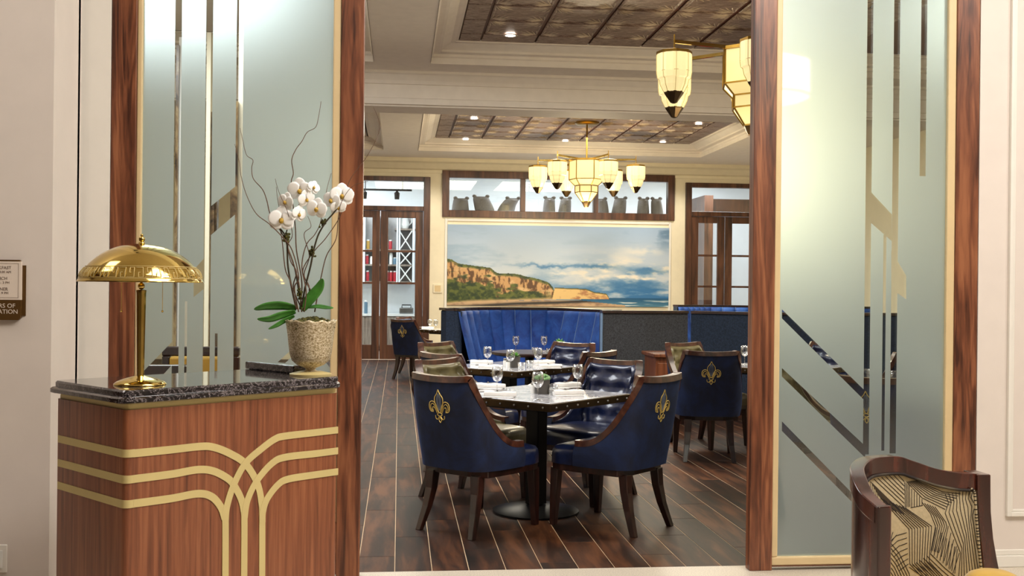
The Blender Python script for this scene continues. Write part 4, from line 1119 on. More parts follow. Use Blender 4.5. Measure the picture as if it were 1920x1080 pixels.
for (x, y, z, pw) in ((p.x, 17.4, 2.6, 230), (ch1.x, 9.45, 2.6, 55)):
    d_ = bpy.data.lights.new('chandelier_glow', 'POINT'); d_.energy = pw; d_.color = (1, .84, .55); d_.shadow_soft_size = .25
    o = bpy.data.objects.new('chandelier_glow', d_); COL.objects.link(o); o.location = (x, y, z)

# ================================================================== behind the left screen: pillars and gold banquettes
def pil(px0, px1, y, mat, name, label, z1=3.99, dy=.15, z0=0):
    x0, x1 = X(px0, y), X(px1, y)
    o = B().box((x0, y, z0), (x1, y+dy, z1)).build(name, M[mat]); return o
o = pil(383, 391, 11, 'cream', 'wall_pier', ''); struct(o)
struct(pil(391, 400, 11.05, 'marbleb', 'wall_pier', '', 3.2)); struct(pil(430, 443, 9.2, 'marbleb', 'wall_pier', '', 3.0)); struct(pil(443, 462, 9.25, 'cream', 'wall_pier', ''))
struct(pil(326, 331, 11.2, 'marbleb', 'wall_pier', '', 3.9)); struct(pil(331, 346, 11.25, 'white', 'wall_pier', ''))
struct(pil(392, 405, 11.1, 'marbleb', 'wall_pier', '', 2.6, .12)); 
def banquette(px0, px1, py, y, label):
    x0, x1 = X(px0, y), X(px1, y); z = atY((px0+px1)/2, py, y).z
    t = thing('lounge_chair', label, 'chair', ((x0+x1)/2, y, 0)); w2 = (x1-x0)/2
    b = B(); b.box((-w2, -.03, z-.07), (w2, .05, z)); b.box((-w2, -.03, .3), (-w2+.06, .05, z-.07)); b.box((w2-.06, -.03, .3), (w2, .05, z-.07)); b.build('frame', M['mahogany'], t, bevel=.01)
    B().box((-w2+.06, -.06, .42), (w2-.06, .03, z-.07)).build('back_cushion', M['goldleather'], t, bevel=.02)
    B().box((-w2+.02, -.5, .3), (w2-.02, -.06, .45)).build('seat', M['goldleather'], t, bevel=.03)
    for sx in (-1, 1):
        for yy in (-.45, .0): B().box((sx*(w2-.05)-.025, yy-.025, 0), (sx*(w2-.05)+.025, yy+.025, .3)).build('leg', M['mahogany'], t)
banquette(306, 450, 650, 8.2, 'gold leather chair with dark frame seen through the left screen, farther one')
banquette(255, 351, 684, 6.9, 'gold leather chair with dark frame seen through the left screen behind the lamp')
# behind the right screen: teal arched panel in warm frame on the rear wall side
p0 = atY(1618, 450, YB-.1); z1_ = atY(1628, 432, YB-.1).z
t = bpy.data.objects.new('trim_13', None); COL.objects.link(t); t.location = (p0.x+.2, YB+.002, 1.0); t['kind'] = 'structure'
B().box((-.9, -.03, 0), (.9, .0, z1_-1.0)).build('panel', M['teal'], t); 
b = B()
for r in (.75, .6, .45):
    b.tube([(r, -.04, 0), (r, -.04, z1_-1.9)]+[(r*math.cos(a*PI/12), -.04, z1_-1.9+r*math.sin(a*PI/12)) for a in range(13)]+[(-r, -.04, z1_-1.9), (-r, -.04, 0)], .02, 5)
b.build('arched_moulding', M['seam'], t, kind='stuff')
B().box((-.95, -.04, z1_-1.0), (.95, .0, z1_-.85)).build('top_rail', M['goldleather'], t)

# ================================================================== RECEPTION DESK
ZD = 1.10
A = atZ(236, 758, 1.055); R_ = atZ(636, 727, 1.055); Lp = atZ(48, 740, 1.055)
ux = Vector((R_.x-A.x, R_.y-A.y, 0)); LR = ux.length; ux.normalize(); uy = Vector((-ux.y, ux.x, 0)); LL = (Lp-A).dot(uy)
if uy.dot(Lp-A) < 0: uy = -uy; LL = abs(LL)
ang = math.atan2(ux.y, ux.x)
desk = thing('host_desk', 'walnut host desk with brass deco inlay and black marble top, front left', 'desk', (A.x, A.y, 0), ang)
Minv = (Matrix.Translation((A.x, A.y, 0)) @ Matrix.Rotation(ang, 4, 'Z')).inverted()
print('desk', A, LR, LL, math.degrees(ang))
def rrect(x0, y0, x1, y1, r, n=5):
    out = []
    for cx, cy, a in ((x0+r, y0+r, PI), (x1-r, y0+r, 1.5*PI), (x1-r, y1-r, 0), (x0+r, y1-r, PI/2)):
        for k in range(n+1): out.append((cx+r*math.cos(a+PI/2*k/n), cy+r*math.sin(a+PI/2*k/n)))
    return out
B().prism(rrect(0, 0, LR, LL, .022), .08, 1.035).build('carcass', M['walnut_v'], desk, smooth=35)
B().prism(rrect(.03, .03, LR-.03, LL-.03, .02), 0, .08).build('plinth', M['black'], desk)
B().prism(rrect(.006, .006, LR-.003, LL-.006, .02), 1.035, 1.055).build('brass_strip', M['inlay'], desk, smooth=35)
def tiers(b, x0, y0, x1, y1):
    rs = []
    for e, z in ((.015, 1.055), (.028, 1.060), (.028, 1.073), (.020, 1.078), (.010, 1.080), (.010, 1.094), (.004, 1.10)):
        rs.append([(x, y, z) for x, y in rrect(x0-e, y0-e, x1+e*.3, y1+e, .024+e)])
    b.rings(rs)
b = B(); tiers(b, 0, 0, LR, LL); b.build('marble_top', M['marble'], desk, smooth=25)
B().box((LR-.07, .20, ZD), (LR, LL+.03, ZD+.032)).build('marble_upstand', M['marble'], desk, bevel=.006)
# inlay on the right-hand face (local y=0 plane) and left face (local x=0)
nR = -uy
def onR(px, py): return Minv @ atP(px, py, (A.x, A.y, 0), nR)
def onL(px, py): return Minv @ atP(px, py, (A.x, A.y, 0), ux)
def inlay(ptspx, w_=.026, lift=0.0, n=10):
    pts = [onR(*q) for q in ptspx]; pts = [Vector((p.x, -.0005-lift, p.z)) for p in pts]
    B().ribbon(spline(pts, n), w_, (0, -1, 0), .0025).build('inlay_band', M['inlay'], desk)
inlay([(250, 850), (320, 843), (375, 837), (400, 838.5), (430, 850), (459, 869), (481, 904), (489.5, 941), (491, 980), (490.5, 1140)], lift=.0000)
inlay([(250, 898), (320, 889), (370, 880.5), (399, 883), (425, 896), (437, 908.5), (450, 932), (456, 955), (457.5, 985), (456.5, 1140)], lift=.0002)
inlay([(250, 944), (320, 934.5), (370, 925.5), (396, 931), (413, 950), (420, 970), (422, 985), (421.5, 1140)], lift=.0004)
inlay([(633, 806), (590, 811), (534, 817.5), (515, 823), (490, 841), (459, 869), (437, 910), (424.5, 950), (421.8, 978)], lift=.0006)
inlay([(633, 845), (590, 850.5), (535, 857), (510, 868), (481, 901), (463, 938), (457.5, 972)], lift=.0008)
inlay([(633, 884), (590, 890), (540, 898), (520, 909), (500, 935), (492, 960), (491, 980)], lift=.0010)
for (ya, yb_) in ((850, 825), (898.5, 868), (944.5, 911)):
    p0, p1 = onR(252, ya), onL(47, yb_); pc = onL(237, ya+1.0); zc = p0.z+.001
    z1 = onL(47, yb_).z
    hw = .013; b = B(); r = .022; path = [(p0.x, -.0012)]+[(r-r*math.sin(k/6*PI/2)-.0012*0, r-r*math.cos(k/6*PI/2)) for k in range(7)]
    path = [(p0.x, 0)]+[(r*(1-math.sin(q)), r*(1-math.cos(q))) for q in [k/6*PI/2 for k in range(7)]]+[(0, LL-.024)]
    rs = []
    for i, q in enumerate(path):
        a_, c_ = path[max(i-1, 0)], path[min(i+1, len(path)-1)]; tx2, ty2 = c_[0]-a_[0], c_[1]-a_[1]; l_ = math.hypot(tx2, ty2); nx, ny = ty2/l_, -tx2/l_
        if nx > 0.01 or ny > .01: nx, ny = -nx, -ny
        rs.append([(q[0]-nx*.001, q[1]-ny*.001, zc-hw), (q[0]+nx*.003, q[1]+ny*.003, zc-hw), (q[0]+nx*.003, q[1]+ny*.003, zc+hw), (q[0]-nx*.001, q[1]-ny*.001, zc+hw)])
    b.rings(rs); b.build('inlay_band', M['inlay'], desk, smooth=40)

# brass lamp
p = atZ(263, 721, ZD); DL = p.y; sL = (p.x*st+p.y*ct)/F
lamp = thing('desk_lamp', 'polished brass mushroom desk lamp with key-pattern dome shade and pull chains', 'lamp', (p.x, p.y, ZD))
zr = 350*0+1.45-0.0-ZD          # rim height above the desk
zr = atY(263, 529, p.y).z-ZD; Rr = 113*sL; zt = atY(263, 457, p.y).z-ZD
B().lathe([(.001, 0), (47.5*sL, 0), (47.5*sL, .004), (42*sL, .012), (30*sL, .021), (12*sL, .030), (.012, .034), (.001, .034)], n=48).build('base', M['brass'], lamp, smooth='all')
b = B(); n = 10
rs = []
for r, z in ((.012, .03), (.0125, .04), (.0165, zr-.04), (.0175, zr-.032), (.0175, zr-.028), (.008, zr-.026)):
    rs.append([(r*(1+.0*(j % 2))*math.cos(2*PI*j/n), r*math.sin(2*PI*j/n), z) for j in range(n)])
b.rings(rs); b.build('stem', M['brass'], lamp, smooth=25)
b = B(); b.sphere((0, 0, zr-.014), .012, 14, 10); b.tube([(0, 0, zr-.02), (0, 0, zt)], .005, 8); b.build('neck', M['brass'], lamp, smooth='all')
dome = [(Rr, zr), (Rr, zr+.003), (Rr*.975, zr+.012), (Rr*.93, zr+(zt-zr)*.24), (Rr*.80, zr+(zt-zr)*.50), (Rr*.62, zr+(zt-zr)*.73), (Rr*.4, zr+(zt-zr)*.90), (Rr*.2, zr+(zt-zr)*.975), (.012, zt)]
dm = [(v.x, v.y) for v in spline([(a_, c_, 0) for a_, c_ in dome[1:]], 5)]
prof_o = [dome[0]]+dm; prof_i = [(max(r-.004, .006), z-.003) for r, z in dm[::-1]]
shade = B().lathe(prof_o+prof_i, n=96).build('lamp_shade', M['brass'], lamp, smooth='all')
b = B(); b.sphere((0, 0, zt+.016), .011, 14, 10); b.lathe([(.012, zt-.002), (.010, zt+.006), (.005, zt+.008)], n=14, cap=True); b.sphere((0, 0, zt+.03), .005, 10, 8); b.build('finial', M['brass'], lamp, smooth='all')
# key pattern band
def dome_pt(a, v, off=.0012):
    r0, z0 = Rr*.968, zr+(zt-zr)*.12; r1, z1 = Rr*.885, zr+(zt-zr)*.36
    r = r0+(r1-r0)*v; z = z0+(z1-z0)*v; r += .004*math.sin(PI*v)*1.0
    return ((r+off)*math.cos(a), (r+off)*math.sin(a), z+off*.6)
b = B(); NK = 44
for k in range(NK):
    a0 = 2*PI*k/NK; da = 2*PI/NK
    flip = k % 2
    path = [(0, 1), (.8, 1), (.8, 0), (.3, 0), (.3, .5), (.5, .5)] if not flip else [(0, 0), (.8, 0), (.8, 1), (.3, 1), (.3, .5), (.5, .5)]
    for (u0, v0), (u1, v1) in zip(path[:-1], path[1:]):
        b.tube([dome_pt(a0+da*u0, v0), dome_pt(a0+da*(u0+u1)/2, (v0+v1)/2), dome_pt(a0+da*u1, v1)], .0011, 4)
for v in (-.12, 1.14): b.tube([dome_pt(2*PI*k/96, v) for k in range(97)], .0012, 4)
b.build('key_pattern', M['inlay'], lamp, kind='stuff', label='embossed key pattern band around the dome')
for dx, dy in ((-.066, -.03), (.066, -.03)):
    pa = atY(228 if dx < 0 else 305, 530, p.y+dy); b = B(); ch = zr+.02
    xx = pa.x-p.x
    for k in range(34): b.sphere((xx, dy, ch-.012-k*.0031), .0015, 6, 4)
    b.sphere((xx, dy, ch-.012-34*.0031-.003), .0042, 8, 6); b.tube([(xx, dy, ch), (xx, dy, ch-.11)], .0006, 4); b.build('pull_chain', M['brass'], lamp, kind='stuff')

# ---------------------------------------------------------------- orchid in footed vase
pv = atZ(582, 703, ZD); YV = pv.y; sV = (pv.x*st+pv.y*ct)/F
vs = thing('footed_vase', 'mercury-glass footed vase with scalloped rim on the desk, holding the orchid', 'vase', (pv.x, pv.y, ZD))
b = B(); rs = []; n = 48
sV *= 1.05
vp = [(.001, 0), (35*sV, 0), (36*sV, .004), (28*sV, .010), (12*sV, .016), (8*sV, .022), (10*sV, .028), (24*sV, .040), (33*sV, .058), (37*sV, .085), (39*sV, .12), (41*sV, .16), (44*sV, .205), (45.5*sV, .215)]
inn = [(43*sV, .214), (40*sV, .19), (.001, .185)]
for i, (r, z) in enumerate(vp+inn):
    sc_ = 1 if z > .2 else 0
    rs.append([(r*math.cos(2*PI*j/n)*(1+.012*sc_*math.cos(12*2*PI*j/n)), r*math.sin(2*PI*j/n)*(1+.012*sc_*math.cos(12*2*PI*j/n)), z+(.004*math.cos(12*2*PI*j/n) if sc_ else 0)) for j in range(n)])
B().rings(rs).build('bowl', M['vase'], vs, smooth='all')
B().lathe([(.001, -.0), (36.5*sV, 0), (37*sV, .006), (22*sV, .014), (.001, .016)], n=32).build('foot', M['inlay'], vs, smooth=50)
sV /= 1.05
orc = thing('orchid', 'white moth orchid with curly willow twigs growing from the footed vase', 'plant', (pv.x, pv.y, ZD+.19))
def V3(px, py, dy=0): return atY(px, py, YV+dy)
rnd = random.Random(4)
b = B()
for k in range(170):
    a = rnd.random()*2*PI; r = math.sqrt(rnd.random())*.078; b.sphere((pv.x+r*math.cos(a), pv.y+r*math.sin(a), ZD+.195+.022*(1-(r/.085)**2)+rnd.uniform(-.004, .004)), rnd.uniform(.007, .013), 6, 4)
def clump(px, py, r, k0, dy=0):
    c = V3(px, py, dy)
    for k in range(k0):
        q = Vector((rnd.gauss(0, 1), rnd.gauss(0, 1), rnd.gauss(0, 1.5)))*r*.4; b.sphere(c+q, rnd.uniform(.003, .006), 5, 4)
clump(537, 447, .014, 40); clump(586, 473, .014, 34); clump(562, 548, .014, 34, 0); clump(607, 417, .014, 30)
for k in range(60):
    a = rnd.random()*2*PI; r = .07+rnd.random()*.01; c = Vector((pv.x+r*math.cos(a), pv.y+r*math.sin(a), ZD+.205)); d_ = Vector((math.cos(a), math.sin(a), rnd.uniform(-1, 1)))
    b.tube([c, c+d_*.012, c+d_*.02+Vector((0, 0, -.008))], .0012, 4)
b.build('moss', M['moss'], orc, world=True, smooth='all', kind='stuff')
def stemline(pts, r0, r1, mat, name, dy0=0, dy1=0, n=6):
    m = len(pts); P = spline([V3(x, y, dy0+(dy1-dy0)*i/(m-1)) for i, (x, y) in enumerate(pts)], n)
    L = len(P); return B().tube(P, [r0+(r1-r0)*i/(L-1) for i in range(L)], 6).build(name, M[mat], orc, world=True, smooth='all')
stemline([(556, 580), (548, 545), (540, 500), (538, 455), (534, 440), (522, 425)], .0042, .003, 'stem', 'flower_stem', 0, -.01)
stemline([(566, 575), (572, 540), (582, 500), (588, 470), (597, 440), (612, 415), (625, 400), (640, 380)], .0042, .0028, 'stem', 'flower_stem', 0, -.02)
stemline([(562, 560), (552, 500), (536, 450), (545, 412), (560, 385), (567, 370)], .003, .002, 'stem', 'flower_stem', .01, 0)
tw = [[(560, 585), (552, 540), (560, 520), (548, 470), (530, 445), (505, 420), (480, 400), (462, 365), (452, 330), (449, 305), (440, 270)],
      [(566, 585), (560, 530), (545, 480), (530, 440), (508, 405), (500, 375), (492, 355), (475, 335), (472, 315), (474, 300), (462, 290), (455, 262), (450, 240)],
      [(562, 580), (566, 530), (556, 470), (554, 430), (551, 400), (546, 345), (550, 325), (547, 300), (555, 280), (566, 265), (576, 248), (592, 238), (598, 215), (602, 190)],
      [(570, 585), (574, 545), (566, 500), (574, 460), (590, 440), (600, 420), (606, 390), (614, 350), (621, 325)],
      [(590, 585), (597, 545), (602, 520), (612, 480), (630, 448), (634, 410), (640, 380), (660, 350), (690, 340)],
      [(575, 580), (580, 540), (570, 515), (580, 480), (570, 440), (583, 425), (577, 405)],
      [(556, 580), (545, 530), (535, 505), (530, 460), (526, 430), (524, 395), (520, 370), (518, 350)],
      [(568, 580), (585, 555), (575, 530), (568, 505), (590, 470), (612, 445), (640, 400), (655, 340), (690, 290), (712, 240), (700, 200)],
      [(566, 580), (550, 540), (556, 510), (545, 490), (540, 460), (548, 440), (540, 400), (523, 360), (516, 335)]]
for k, q in enumerate(tw): stemline(q, .0028, .0008 if k not in (2,) else .0009, 'twig', 'willow_twig', (k % 3-1)*.02, (k % 4-1.5)*.03)
# leaves
def leaf(pts, wmax, name='leaf', tilt=.4, dy=(0, -.03)):
    m = len(pts); P = spline([V3(x, y, dy[0]+(dy[1]-dy[0])*i/(m-1)) for i, (x, y) in enumerate(pts)], 6); L = len(P); rows = []
    for i, p in enumerate(P):
        q = i/(L-1); wv = wmax*max(.08, math.sin(PI*min(1, q*.86+.12))**.75) if q < 1 else .0005
        t_ = (P[min(i+1, L-1)]-P[max(i-1, 0)]).normalized(); s_ = t_.cross(Vector((0, -1, 0))).normalized(); s_ = (s_*math.cos(tilt)+Vector((0, -1, 0))*math.sin(tilt)).normalized()
        nrm = t_.cross(s_); rows.append([p-s_*wv, p-s_*wv*.5+nrm*.004*0, p+nrm*wv*.18, p+s_*wv*.5, p+s_*wv])
    b = B().grid(rows); o = b.build(name, M['leaf'], orc, world=True, smooth='all'); sm = o.modifiers.new('thick', 'SOLIDIFY'); sm.thickness = .0018; return o
leaf([(556, 578), (530, 573), (500, 574), (476, 580)], .019, tilt=.5); leaf([(554, 584), (530, 590), (505, 598), (482, 598)], .017, tilt=.6, dy=(0, -.05)); leaf([(552, 592), (535, 600), (518, 610), (503, 617)], .010, tilt=.5)
leaf([(566, 582), (580, 562), (598, 540), (605, 522)], .022, tilt=.2, dy=(0, -.02)); leaf([(575, 576), (595, 574), (612, 576), (625, 577)], .012, tilt=.9, dy=(0, -.04))
# flowers
def flower(px, py, size, face, roll_=0, dy=-.02):
    c = V3(px, py, dy); s = size*sV*1.22
    fd = Vector(face).normalized(); rt = fd.cross(Vector((0, 0, 1))).normalized(); up = rt.cross(fd).normalized()
    cr_, sr_ = math.cos(roll_), math.sin(roll_); rt, up = rt*cr_+up*sr_, up*cr_-rt*sr_
    fl_ = thing_f = None
    b = B()
    def petal(a, L, wd, cup, off):
        d_ = rt*math.cos(a)+up*math.sin(a); sd_ = rt*(-math.sin(a))+up*math.cos(a); rows = []
        for i in range(8):
            q = i/7; r = L*(.06+.94*q); ww = wd*math.sin(PI*min(.97, q*.78+.17))**.7*(1 if i < 7 else .55); rows.append([])
            for j in range(7):
                v = (j/6-.5)*2; rows[-1].append(c+d_*r+sd_*v*ww+fd*(off+cup*(q*q)*L*.3+.10*ww*(1-v*v)))
        b.grid(rows)
    for a in (90, 215, 325): petal(math.radians(a), s*1.0, s*.50, -.1, -.002)
    for a in (10, 170): petal(math.radians(a), s*1.0, s*.60, .05, .001)
    o = b.build('blossom', M['petal'], orc, world=True, smooth='all'); sm = o.modifiers.new('thick', 'SOLIDIFY'); sm.thickness = .0008
    b = B(); b.sphere(Vector((0, 0, 0)), .18*s, 8, 6, (1, 1, 1.2)); cc = c+fd*.006-up*.12*s
    b.v = [tuple(Vector(v)+cc-orc.location) for v in b.v]
    b2 = B(); b2.v, b2.f, b2.mi = b.v, b.f, b.mi
    lo = b2.build('blossom_lip', M['throat'], orc, smooth='all'); lo.parent = o
flower(528, 411, 21, (-.15, -1, .05)); flower(562, 356, 19, (-.1, -1, -.3)); flower(536, 378, 15, (-.7, -1, -.1), .3); flower(574, 373, 14, (.5, -1, -.3), -.3)
flower(560, 401, 14, (.8, -.8, -.2), .2); flower(594, 391, 17, (-.3, -1, -.1), .2); flower(588, 351, 11, (.7, -1, .1), .4)
flower(641, 366, 19, (.15, -1, -.1)); flower(622, 375, 16, (-.6, -1, 0), .3); flower(634, 388, 13, (.3, -1, -.5), -.2)

# ---------------------------------------------------------------- opening hours sign
ys_ = 4.95
c = atY(2, 540, ys_-.02); sS = (c.x*st+c.y*ct)/F
sg = thing('hours_sign', 'ivory and brown hours of operation sign on the left wall', 'sign', (c.x, ys_, atY(2, 545, ys_).z))
S_ = lambda px, py: atY(px, py, ys_-.02)
z = lambda py: S_(5, py).z; xx_ = lambda px: S_(px, 545).x
B().box((xx_(-28), ys_-.006, z(592)), (xx_(46), ys_, z(497))).build('back_plate', M['signbrown'], sg, world=True)
B().box((xx_(-34), ys_-.022, z(562)), (xx_(39.5), ys_-.006, z(490))).build('ivory_panel', M['signivory'], sg, world=True)
B().box((xx_(-34), ys_-.022, z(490)), (xx_(37), ys_-.004, z(487))).build('top_bar', M['signbrown'], sg, world=True)
B().prism([(xx_(-34), z(600)), (xx_(35), z(600)), (xx_(39.5), z(596)), (xx_(39.5), z(562)), (xx_(-34), z(562))], -(ys_-.006), -(ys_-.024), Matrix(((1, 0, 0, 0), (0, 0, -1, 0), (0, 1, 0, 0), (0, 0, 0, 1)))).build('brown_panel', M['signbrown'], sg, world=True)
b = B(); 
x0, x1, za, zb_ = xx_(-30), xx_(34.5), z(558), z(494)
for q in ((x0, za, x1, za), (x1, za, x1, zb_), (x1, zb_, x0, zb_), (x0, zb_, x0, za)): b.box((min(q[0], q[2])-.0006, ys_-.0228, min(q[1], q[3])-.0006), (max(q[0], q[2])+.0006, ys_-.022, max(q[1], q[3])+.0006))
b.build('border_line', M['ink'], sg, world=True)
def text(s_, px, py, size, mat, name='lettering'):
    cu = bpy.data.curves.new(name, 'FONT'); cu.body = s_; cu.size = size; cu.align_x = 'CENTER'; cu.align_y = 'CENTER'; cu.extrude = .0004; cu.resolution_u = 3
    o = bpy.data.objects.new('tmp', cu); COL.objects.link(o); dg = bpy.context.evaluated_depsgraph_get(); me = bpy.data.meshes.new_from_object(o.evaluated_get(dg)); bpy.data.objects.remove(o)
    me.materials.append(mat) if not me.materials else None
    me.name = name; ob = bpy.data.objects.new(name, me); COL.objects.link(ob); ob.parent = sg
    q = S_(px, py); ob.rotation_euler = (PI/2, 0, 0); ob.location = (q.x-sg.location.x, -.0245 if mat == M['signivory'] else -.0228, q.z-sg.location.z)
for s_, py, sz in (('BREAKFAST', 502, 8), ('6:30 - 10:30 AM', 510, 6.2), ('LUNCH', 522, 8), ('11 AM - 2 PM', 530, 6.2), ('DINNER', 542, 8), ('5 PM - 9 PM', 549.5, 6.2)): text(s_, 0, py, sz*sS, M['ink'])
text('HOURS OF', 0, 573.5, 11.5*sS, M['signivory']); text('OPERATION', 1, 584.5, 11.5*sS, M['signivory'])
# wall outlet low left
q = atY(2, 1048, 4.95)
o = tag(origin_to(B().box((q.x-.04, 4.942, q.z-.06), (q.x+.028, 4.95, q.z+.065)).build('wall_outlet', M['white'], bevel=.004), (q.x, 4.95, q.z)), 'white outlet plate low on the left wall beside the desk', 'outlet')
B().box((-.03, -.012, -.04), (.01, -.008, .04)).build('socket', M['ceramic'], o, bevel=.003)

# ================================================================== PATTERNED ARMCHAIR
pa = [(1643, 3.55, 950), (1612, 3.64, 922), (1597, 3.74, 893), (1594, 3.84, 872), (1610, 3.93, 858), (1640, 3.99, 853), (1672, 4.03, 853), (1700, 4.05, 862), (1735, 4.08, 874), (1775, 4.11, 882), (1810, 4.13, 884), (1838, 4.15, 885)]
W3 = [atY(a_, c_, y) for a_, y, c_ in pa]
ac0 = Vector((sum(p.x for p in W3)/len(W3), 3.8, 0))
arm = thing('armchair', 'dark mahogany armchair with cream and black line-patterned back in the lower right corner', 'armchair', (ac0.x, ac0.y, 0))
rail = spline(W3, 6); L = len(rail)
def inward(i):
    t_ = (rail[min(i+1, L-1)]-rail[max(i-1, 0)]); t_.z = 0; t_.normalize(); n_ = Vector((t_.y, -t_.x, 0))
    return n_ if True else -n_
b = B(); rs = []
for i, p in enumerate(rail):
    n_ = inward(i); rs.append([p, p+n_*.052, p+n_*.052-Vector((0, 0, .066)), p-Vector((0, 0, .066))])
b.rings(rs); b.build('crest_rail', M['armwood'], arm, world=True, smooth=35, bevel=.004)
# outer wooden side skin below the rail down to the seat
b = B(); rs = []
for i, p in enumerate(rail[:len(rail)]):
    n_ = inward(i); z1 = p.z-.062; rs.append([Vector((p.x, p.y, z1))+n_*.008, Vector((p.x, p.y, z1))+n_*.03, Vector((p.x, p.y, .2))+n_*.03, Vector((p.x, p.y, .2))+n_*.008])
b.rings(rs); b.build('outer_panel', M['armwood'], arm, world=True, smooth=35)
# front post of the left wing
p = rail[0]; n_ = inward(0); t_ = (rail[1]-rail[0]); t_.z = 0; t_.normalize()
b = B(); fl4 = lambda c, z: Vector((c.x, c.y, z))
q = [p-t_*.012, p-t_*.012+n_*.058, p+t_*.04+n_*.058, p+t_*.04]
b.rings([[fl4(c, p.z+.002) for c in q], [fl4(c, .0) for c in q]]); b.build('front_post', M['armwood'], arm, world=True, bevel=.006)
# right post, raking outwards
b = B(); p = rail[-1]; rs = []
for py, pa_, pb_ in ((890, 1836, 1858), (915, 1836, 1858), (960, 1838, 1858.5), (1010, 1841, 1863), (1050, 1845, 1870), (1100, 1850, 1880), (1300, 1862, 1905)):
    a_, c_ = atY(pa_-3, py, 4.07), atY(pb_, py, 4.07); rs.append([a_, c_, c_+Vector((0, .11, 0)), a_+Vector((0, .11, 0))])
rs.append([Vector((v.x, v.y, 0)) for v in rs[-1]])
b.rings(rs); b.build('rear_post', M['armwood'], arm, world=True, bevel=.004)
# inner upholstery panel
i0 = 10
inner = []
idxs = list(range(0, L-3))
def inz(i):
    p = rail[i]; return p.z-.045
rows = []
for i in idxs:
    n_ = inward(i); p = rail[i]; col = []
    for k in range(9):
        z_ = .29+(inz(i)-.29)*k/8; bul = .012*math.sin(PI*k/8)
        col.append(Vector((p.x, p.y, z_))+n_*(.045+bul))
    rows.append(col)
b = B().grid(rows); b.build('patterned_upholstery', M['fabbase'], arm, world=True, smooth='all')
# pattern: line families in pixel space projected on the inner surface
from mathutils.bvhtree import BVHTree
flat = [v for r in rows for v in r]; nv = 9
tree = BVHTree.FromPolygons(flat, [(i*nv+j, (i+1)*nv+j, (i+1)*nv+j+1, i*nv+j+1) for i in range(len(rows)-1) for j in range(nv-1)])
b = B()
def K(x, y): return (1560+x/4.153, 820+y/4.153)      # traced in a 4.153x crop
def line(pts, w_=.0026):
    pp = []
    for i in range(len(pts)-1):
        n_ = max(2, int(math.dist(pts[i], pts[i+1])/25))
        pp += [(pts[i][0]+(pts[i+1][0]-pts[i][0])*k/n_, pts[i][1]+(pts[i+1][1]-pts[i][1])*k/n_) for k in range(n_)]
    pp.append(pts[-1]); seg = []
    o3 = Vector((0, 0, H))
    def flush():
        if len(seg) > 1:
            b.ribbon([s_[0]+s_[1]*.0008 for s_ in seg], w_, sum((s_[1] for s_ in seg), Vector()).normalized(), .0006)
        seg.clear()
    for q in pp:
        d_ = ray(*K(*q)).normalized(); hit = tree.ray_cast(o3+d_*3.4, d_)
        if hit[0] is None: flush(); continue
        nn = hit[1]; nn = -nn if nn.dot(d_) > 0 else nn
        if seg and (seg[-1][0]-hit[0]).length > .08: flush()
        seg.append((hit[0], nn))
    flush()
def fam(a_, c_, n_, w_=.0026):
    for k in range(n_):
        t_ = k/(n_-1); line([(p[0]+(q[0]-p[0])*t_, p[1]+(q[1]-p[1])*t_) for p, q in zip(a_, c_)], w_)
fam([(380, 520), (375, 470), (600, 715), (605, 985), (720, 1110), (800, 1300)], [(560, 560), (572, 550), (775, 692), (755, 965), (880, 1100), (960, 1290)], 9)
fam([(300, 500), (298, 345), (560, 600)], [(360, 530), (352, 440), (480, 570)], 5)
fam([(325, 325), (562, 545)], [(505, 285), (562, 345)], 7)
fam([(566, 350), (570, 548)], [(602, 370), (605, 540)], 4)
fam([(620, 400), (620, 545)], [(700, 480), (700, 530)], 5); line([(612, 547), (706, 530)])
fam([(580, 345), (700, 470), (880, 560)], [(650, 335), (860, 425), (1000, 440)], 8)
fam([(700, 505), (765, 590), (805, 690), (770, 880)], [(800, 540), (885, 660), (893, 690), (830, 900)], 6)
fam([(880, 440), (906, 510), (880, 590), (1000, 900), (985, 1100), (1000, 1300)], [(1100, 405), (1082, 470), (1116, 530), (1090, 610), (1165, 1060), (1190, 1300)], 9)
fam([(810, 700), (770, 900)], [(975, 870), (955, 1060)], 9); fam([(905, 690), (850, 930)], [(990, 900), (940, 1060)], 5)
fam([(440, 820), (500, 765), (580, 742)], [(520, 1040), (560, 1010), (595, 985)], 7)
fam([(420, 780), (520, 900), (600, 1060), (640, 1300)], [(420, 1000), (470, 1070), (500, 1140), (520, 1300)], 7)
fam([(420, 690), (440, 750), (420, 830)], [(500, 760), (470, 800), (440, 850)], 4)
fam([(600, 1010), (700, 1080), (800, 1200)], [(765, 905), (880, 1020), (980, 1100)], 7)
b.build('line_pattern', M['fabline'], arm, world=True, kind='stuff', label='black geometric line pattern on the fabric')
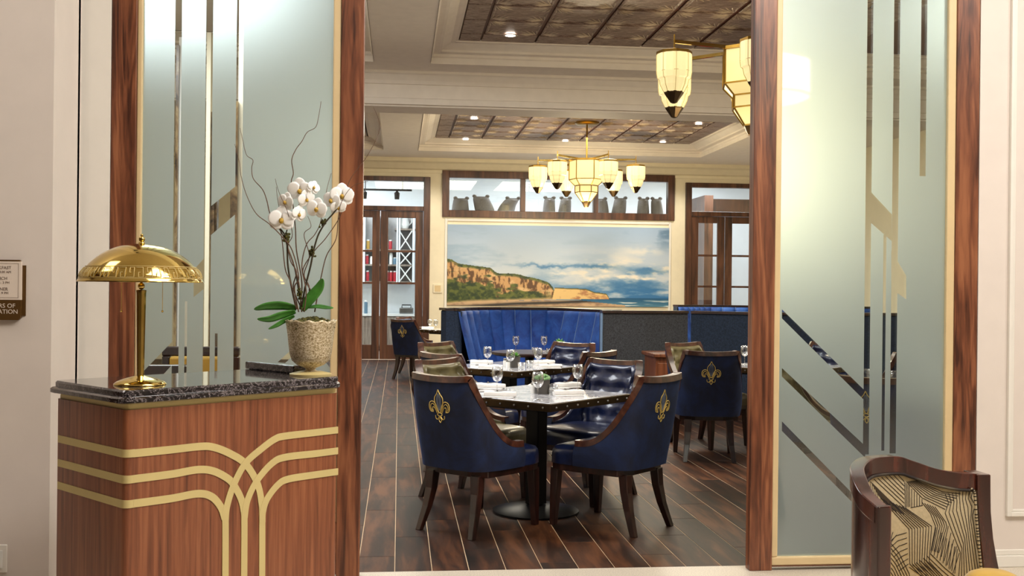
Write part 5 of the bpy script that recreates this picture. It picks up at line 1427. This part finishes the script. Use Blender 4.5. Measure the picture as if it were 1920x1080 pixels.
# striped piping along the rail edge and down the right side
b = B(); pip = []
for i in range(8, L): n_ = inward(i); pip.append(Vector((rail[i].x, rail[i].y, inz(i)-.022))+n_*.056)
n_ = inward(L-1); pip = pip[:-7]+[atY(u_, v_, 4.062) for u_, v_ in ((1822, 917), (1827, 924), (1829, 945), (1831, 975), (1835, 1020), (1839, 1060), (1845, 1110))]
pp = spline(pip, 3); step = 0
b.tube(pp, .0055, 8); 
o = b.build('piping', M['fabbase'], arm, world=True, smooth='all')
b = B(); acc = 0
for i in range(1, len(pp)):
    seg_l = (pp[i]-pp[i-1]).length; m_ = max(1, int(seg_l/.011))
    for k in range(m_):
        c_ = pp[i-1].lerp(pp[i], k/m_); d_ = (pp[i]-pp[i-1]).normalized(); b.tube([c_, c_+d_*.0045], .0059, 8)
b2 = b.build('piping_stripes', M['fabline'], arm, world=True, kind='stuff')
# seat and legs (mostly below the frame)
sp_ = [rail[i]+inward(i)*.05 for i in range(0, L, 4)]; fr_ = [Vector((rail[-1].x+.05, 3.62, 0)), Vector((rail[0].x+.3, 3.42, 0))]
b = B(); b.prism([(p.x, p.y) for p in sp_]+[(p.x, p.y) for p in fr_], .26, .30); b.build('seat', M['gold_fabric'], arm, world=True, bevel=.01)
b = B(); b.prism([(p.x, p.y) for p in sp_]+[(p.x, p.y) for p in fr_], .18, .26); b.build('seat_rail', M['armwood'], arm, world=True)
for (x_, y_) in ((rail[20].x+.03, rail[20].y-.05), (fr_[0].x-.05, fr_[0].y+.03)): B().box((x_-.02, y_-.02, 0), (x_+.02, y_+.02, .2)).build('leg', M['armwood'], arm, world=True)
# gold cushion
q = atY(1862, 1090, 3.8)
t = thing('gold_cushion', 'rounded gold cushion on the armchair seat at the bottom right corner', 'cushion', (q.x, 3.8, .30))
hz = atY(1862, 1070, 3.8).z-.30
b = B(); rs = []; n = 20
for k in range(9):
    a = PI*k/8; r = math.sin(a)**.6*.5 if 0 < k < 8 else .02; zc_ = hz/2-hz/2*math.cos(a); rs.append([(r*.17*2*math.cos(2*PI*j/n)/1.6, r*.2*math.sin(2*PI*j/n), zc_) for j in range(n)])
b.rings(rs); b.build('cushion', M['gold_fabric'], t, smooth='all')
